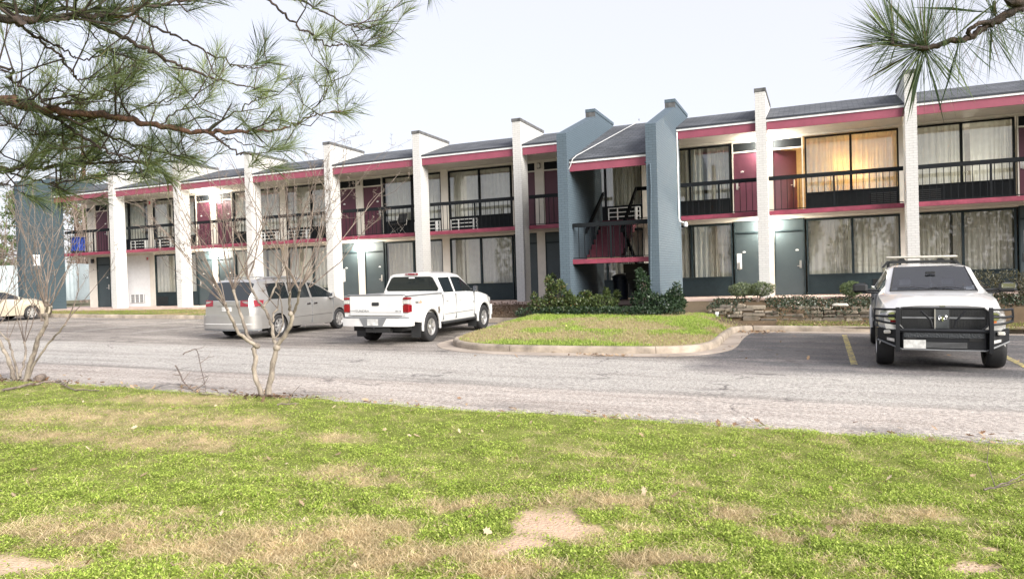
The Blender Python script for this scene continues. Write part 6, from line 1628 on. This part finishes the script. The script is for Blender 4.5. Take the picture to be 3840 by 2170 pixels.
for y0, y1, z0, z1 in [(-.10, .10, .12, .18), (-.12, .12, .07, .09)] + [(-.12, .10-.04*k, -.08-.06*k, -.06-.06*k) for k in range(3)]:
    MB().box(.013, .016, y0, y1, z0, z1).build('print', M['signgrey'], t)
# shipping container behind the end wall
M['container'] = mat('pale blue container paint', (.42, .48, .50), .55, var=.14, scale=1.2)
cpos = at(292, 1125, 50.0); cz = cpos.z
t = empty('shipping_container', (cpos.x, cpos.y, cz), R(3), 'pale blue corrugated shipping container behind the dark end wall', 'container')
q_ = MB(); Lc, Wc, Hc = 9.6, 2.44, 2.52; vs = []; fs = []; k = 0; x = -Lc+.1
prof = [(0, 0), (.07, 0), (.105, .036), (.175, .036), (.21, 0)]
xs_ = []
while x < -.1:
    for dx, dy in prof[:-1]: xs_.append((x+dx, dy))
    x += .28
for x, dy in xs_: vs += [(x, -dy*2.2, .14), (x, -dy*2.2, Hc-.12)]
for i in range(len(xs_)-1): fs.append((2*i, 2*i+2, 2*i+3, 2*i+1))
q_.add(vs, fs); q_.build('corrugated_side', M['container'], t)
q_ = MB(); q_.box(-Lc, 0, .06, Wc, .14, Hc-.1); q_.box(-Lc, 0, -.05, Wc, Hc-.12, Hc); q_.box(-Lc, 0, -.05, Wc, 0, .14)
q_.build('frame', M['container'], t)
q_ = MB()
for x0 in (-Lc, -.14): q_.box(x0, x0+.14, -.09, .06, .0, Hc+.01)
q_.build('corner_post', M['container'], t)

# ------------------------------------------------------------------ background trees
crown_m = col_mat('far foliage', .8, trans=.25, spec=.2)
def far_pine(loc, h, cr, seed, label, c1=(.05, .085, .03), c2=(.15, .19, .07), n=2600, base=.25):
    root = empty('background_tree', loc, 0, label, 'tree', 'trees beyond the motel'); q = random.Random(seed); r = np.random.RandomState(seed)
    mb = MB(); mb.tube([(0, 0, -.5), (q.gauss(0, .1), 0, h*.5), (0, 0, h*.98)], [h*.017+.05, h*.012+.03, .03], 7); V = []; C = []
    for k in range(int(26+h)):
        t = base+(1-base)*((k+q.random())/(26+h)); z = t*h; L = cr*(1-((t-base)/(1-base))**1.6)*q.uniform(.5, 1.1)+.25; w = q.random()*6.28; e = Vector((math.cos(w)*L, math.sin(w)*L, z+L*q.uniform(.05, .35)))
        mb.tube([(0, 0, z), e*.6+Vector((0, 0, z*.4)), e], [.05, .035, .015], 4)
        for s in (.55, .8, 1.0):
            c = Vector((0, 0, z)).lerp(e, s); m = max(6, int(n/(3*(26+h)))); sz = .34+.12*cr*.3
            P = np.array(c)[None]+r.randn(m, 3)*np.array((sz*.8, sz*.8, sz*.45)); ax = r.randn(m, 3)+np.array((0, 0, .7)); ax /= np.linalg.norm(ax, axis=1)[:, None]; sd = np.cross(ax, r.randn(m, 3)); sd /= np.linalg.norm(sd, axis=1)[:, None]
            LL = r.uniform(.25, .5, m)[:, None]; Q = np.empty((m, 4, 3)); Q[:, 0] = P-ax*LL*.5; Q[:, 1] = P+sd*.06; Q[:, 2] = P+ax*LL*.5; Q[:, 3] = P-sd*.06; V.append(Q.reshape(-1, 3)); tt = np.clip(r.rand(m)*.7+.3*q.random(), 0, 1)[:, None]; C.append(np.repeat(np.array(c1)*(1-tt)+np.array(c2)*tt, 4, 0))
    mb.build('trunk', M['pinebark'], root, 60); V = np.concatenate(V); np_obj('crown', V, np.arange(len(V)).reshape(-1, 4), crown_m, root, np.concatenate(C)); return root
def far_bare(loc, h, seed, label, tone=1.0):
    root = empty('background_tree', loc, 0, label, 'tree', 'trees beyond the motel'); q = random.Random(seed); mb = MB(); tw = MB()
    mb.tube(crook([(0, 0, -.5), (q.gauss(0, .2), 0, h*.4), (q.gauss(0, .4), 0, h)], 4, .05, q), taper(9, h*.016+.04, .02), 6)
    for k in range(34):
        z = h*q.uniform(.12, .95); L = h*.28*q.uniform(.4, 1.1)*(1.1-z/h); w = q.random()*6.28; d = Vector((math.cos(w), math.sin(w), q.uniform(.4, 1.2))).normalized(); s = Vector((0, 0, z)); e = s+d*L; tw.tube([s, s+d*L*.5, e], [.03, .02, .008], 4, False)
        for j in range(6):
            p = s.lerp(e, q.uniform(.3, 1)); f = p+(d+Vector((q.gauss(0, .7), q.gauss(0, .7), q.gauss(.1, .5)))).normalized()*L*.4; tw.tube([p, f], [.014, .006], 3, False)
    mb.build('trunk', M['twig'], root, 60); tw.build('branches', M['twig'], root); return root
def gl(x, D): 
    p = at(x, 1100, D); p.z = lot_z(p.x, p.y)-.05 if D < 45 else lot_z(p.x, 45)-.05; return p
far_pine(gl(75, 62), 9.5, 2.6, 1, 'bushy green pine just left of the dark end wall', (.05, .09, .03), (.17, .22, .08), 3400, .05)
far_pine(gl(-60, 70), 8.5, 2.4, 2, 'olive pine at the far left edge beyond the container', (.06, .075, .03), (.17, .17, .08), 2600, .05)
far_bare(gl(15, 60), 7.0, 3, 'bare brown tree at the far left above the container')
far_bare(gl(50, 56), 5.0, 4, 'low bare brown scrub tree beyond the container roof')
far_bare(gl(130, 58), 5.5, 13, 'slim bare tree partly hidden by the end wall')
for i, (x, D, h) in enumerate(((296, 60, 9), (308, 64, 11), (322, 58, 8), (334, 66, 12), (345, 60, 9))):
    far_bare(gl(x, D), h, 20+i, 'bare tree seen through the breezeway, ' + ['first from the left', 'second from the left', 'third from the left', 'fourth from the left', 'rightmost one'][i])
far_pine(gl(300, 75), 15, 3.2, 5, 'dark pine seen through the gap at the far end of the motel', (.03, .05, .02), (.10, .12, .05), 2600, .35)
far_pine(gl(330, 80), 8, 2.8, 15, 'low green pine seen above the railing through the breezeway', (.04, .06, .02), (.14, .16, .06), 2600, .05)
far_pine(gl(330, 95), 26, 4.6, 6, 'tall sunlit pine rising behind the left end of the roof', (.07, .10, .03), (.20, .23, .08), 6000, .35)

# woods behind the viewpoint, mirrored in the window panes
r = np.random.RandomState(99); bl = []
for k in range(46): bl.append((-70+k*3.6+r.randn()*1.2, -48+r.randn()*5, 3+r.rand()*3.5, 2.6+r.rand()*1.5, 2.2, 3.2+r.rand()*3.2))
wd = leafcloud('woods', bl, 30000, .75, (.03, .04, .02), (.13, .14, .07), 98, None, .5, 1.8); tag(wd, kind='stuff')
# ================================================================== LIGHT, SKY, CAMERA
w = bpy.data.worlds.new('World'); SC.world = w; w.use_nodes = True; ns, ln = w.node_tree.nodes, w.node_tree.links
bg = ns['Background']
SUN_EL, SUN_AZ = 27.0, 141.0            # azimuth measured clockwise from +y (ahead): behind and right of the camera
sky = nd(ns, 'ShaderNodeTexSky', sky_type='NISHITA'); sky.sun_disc = False; sky.sun_elevation = R(SUN_EL); sky.sun_rotation = R(SUN_AZ); sky.dust_density = 2.5; sky.air_density = 1.0
mx = nd(ns, 'ShaderNodeMix', data_type='RGBA'); mx.inputs[0].default_value = .74; mx.inputs[7].default_value = (4.95, 4.85, 5.3, 1)
ln.new(sky.outputs[0], mx.inputs[6]); ln.new(mx.outputs[2], bg.inputs[0]); bg.inputs[1].default_value = .086
sl = bpy.data.lights.new('sun', 'SUN'); sl.energy = 3.1; sl.angle = R(38); sl.color = (1, .965, .91)
so = bpy.data.objects.new('sun', sl); COL.objects.link(so)
az, el = R(SUN_AZ), R(SUN_EL); d = Vector((math.sin(az)*math.cos(el), math.cos(az)*math.cos(el), math.sin(el))); so.rotation_euler = d.to_track_quat('Z', 'Y').to_euler(); so.location = (10, -10, 20)
cam = bpy.data.cameras.new('camera'); co = bpy.data.objects.new('camera', cam); COL.objects.link(co); SC.camera = co
cam.sensor_width = 36; cam.sensor_fit = 'HORIZONTAL'; cam.lens = FPX/W0*36; cam.clip_start = .05; cam.clip_end = 2000
U = Vector((1, 0, 0)); UP = Vector((0, math.sin(PITCH), math.cos(PITCH))); FW = Vector((0, math.cos(PITCH), -math.sin(PITCH))); c, s = math.cos(ROLL), math.sin(ROLL)
rt = U*c + UP*s; up = UP*c - U*s
co.matrix_world = Matrix(((rt.x, up.x, -FW.x, 0), (rt.y, up.y, -FW.y, 0), (rt.z, up.z, -FW.z, CZ), (0, 0, 0, 1)))
vs = SC.view_settings; vs.view_transform = 'Standard'; vs.look = 'None'; vs.gamma = 1; vs.exposure = 1.38; vs.use_curve_mapping = False
SC.cycles.use_denoising = True; SC.cycles.max_bounces = 8; SC.cycles.transparent_max_bounces = 12
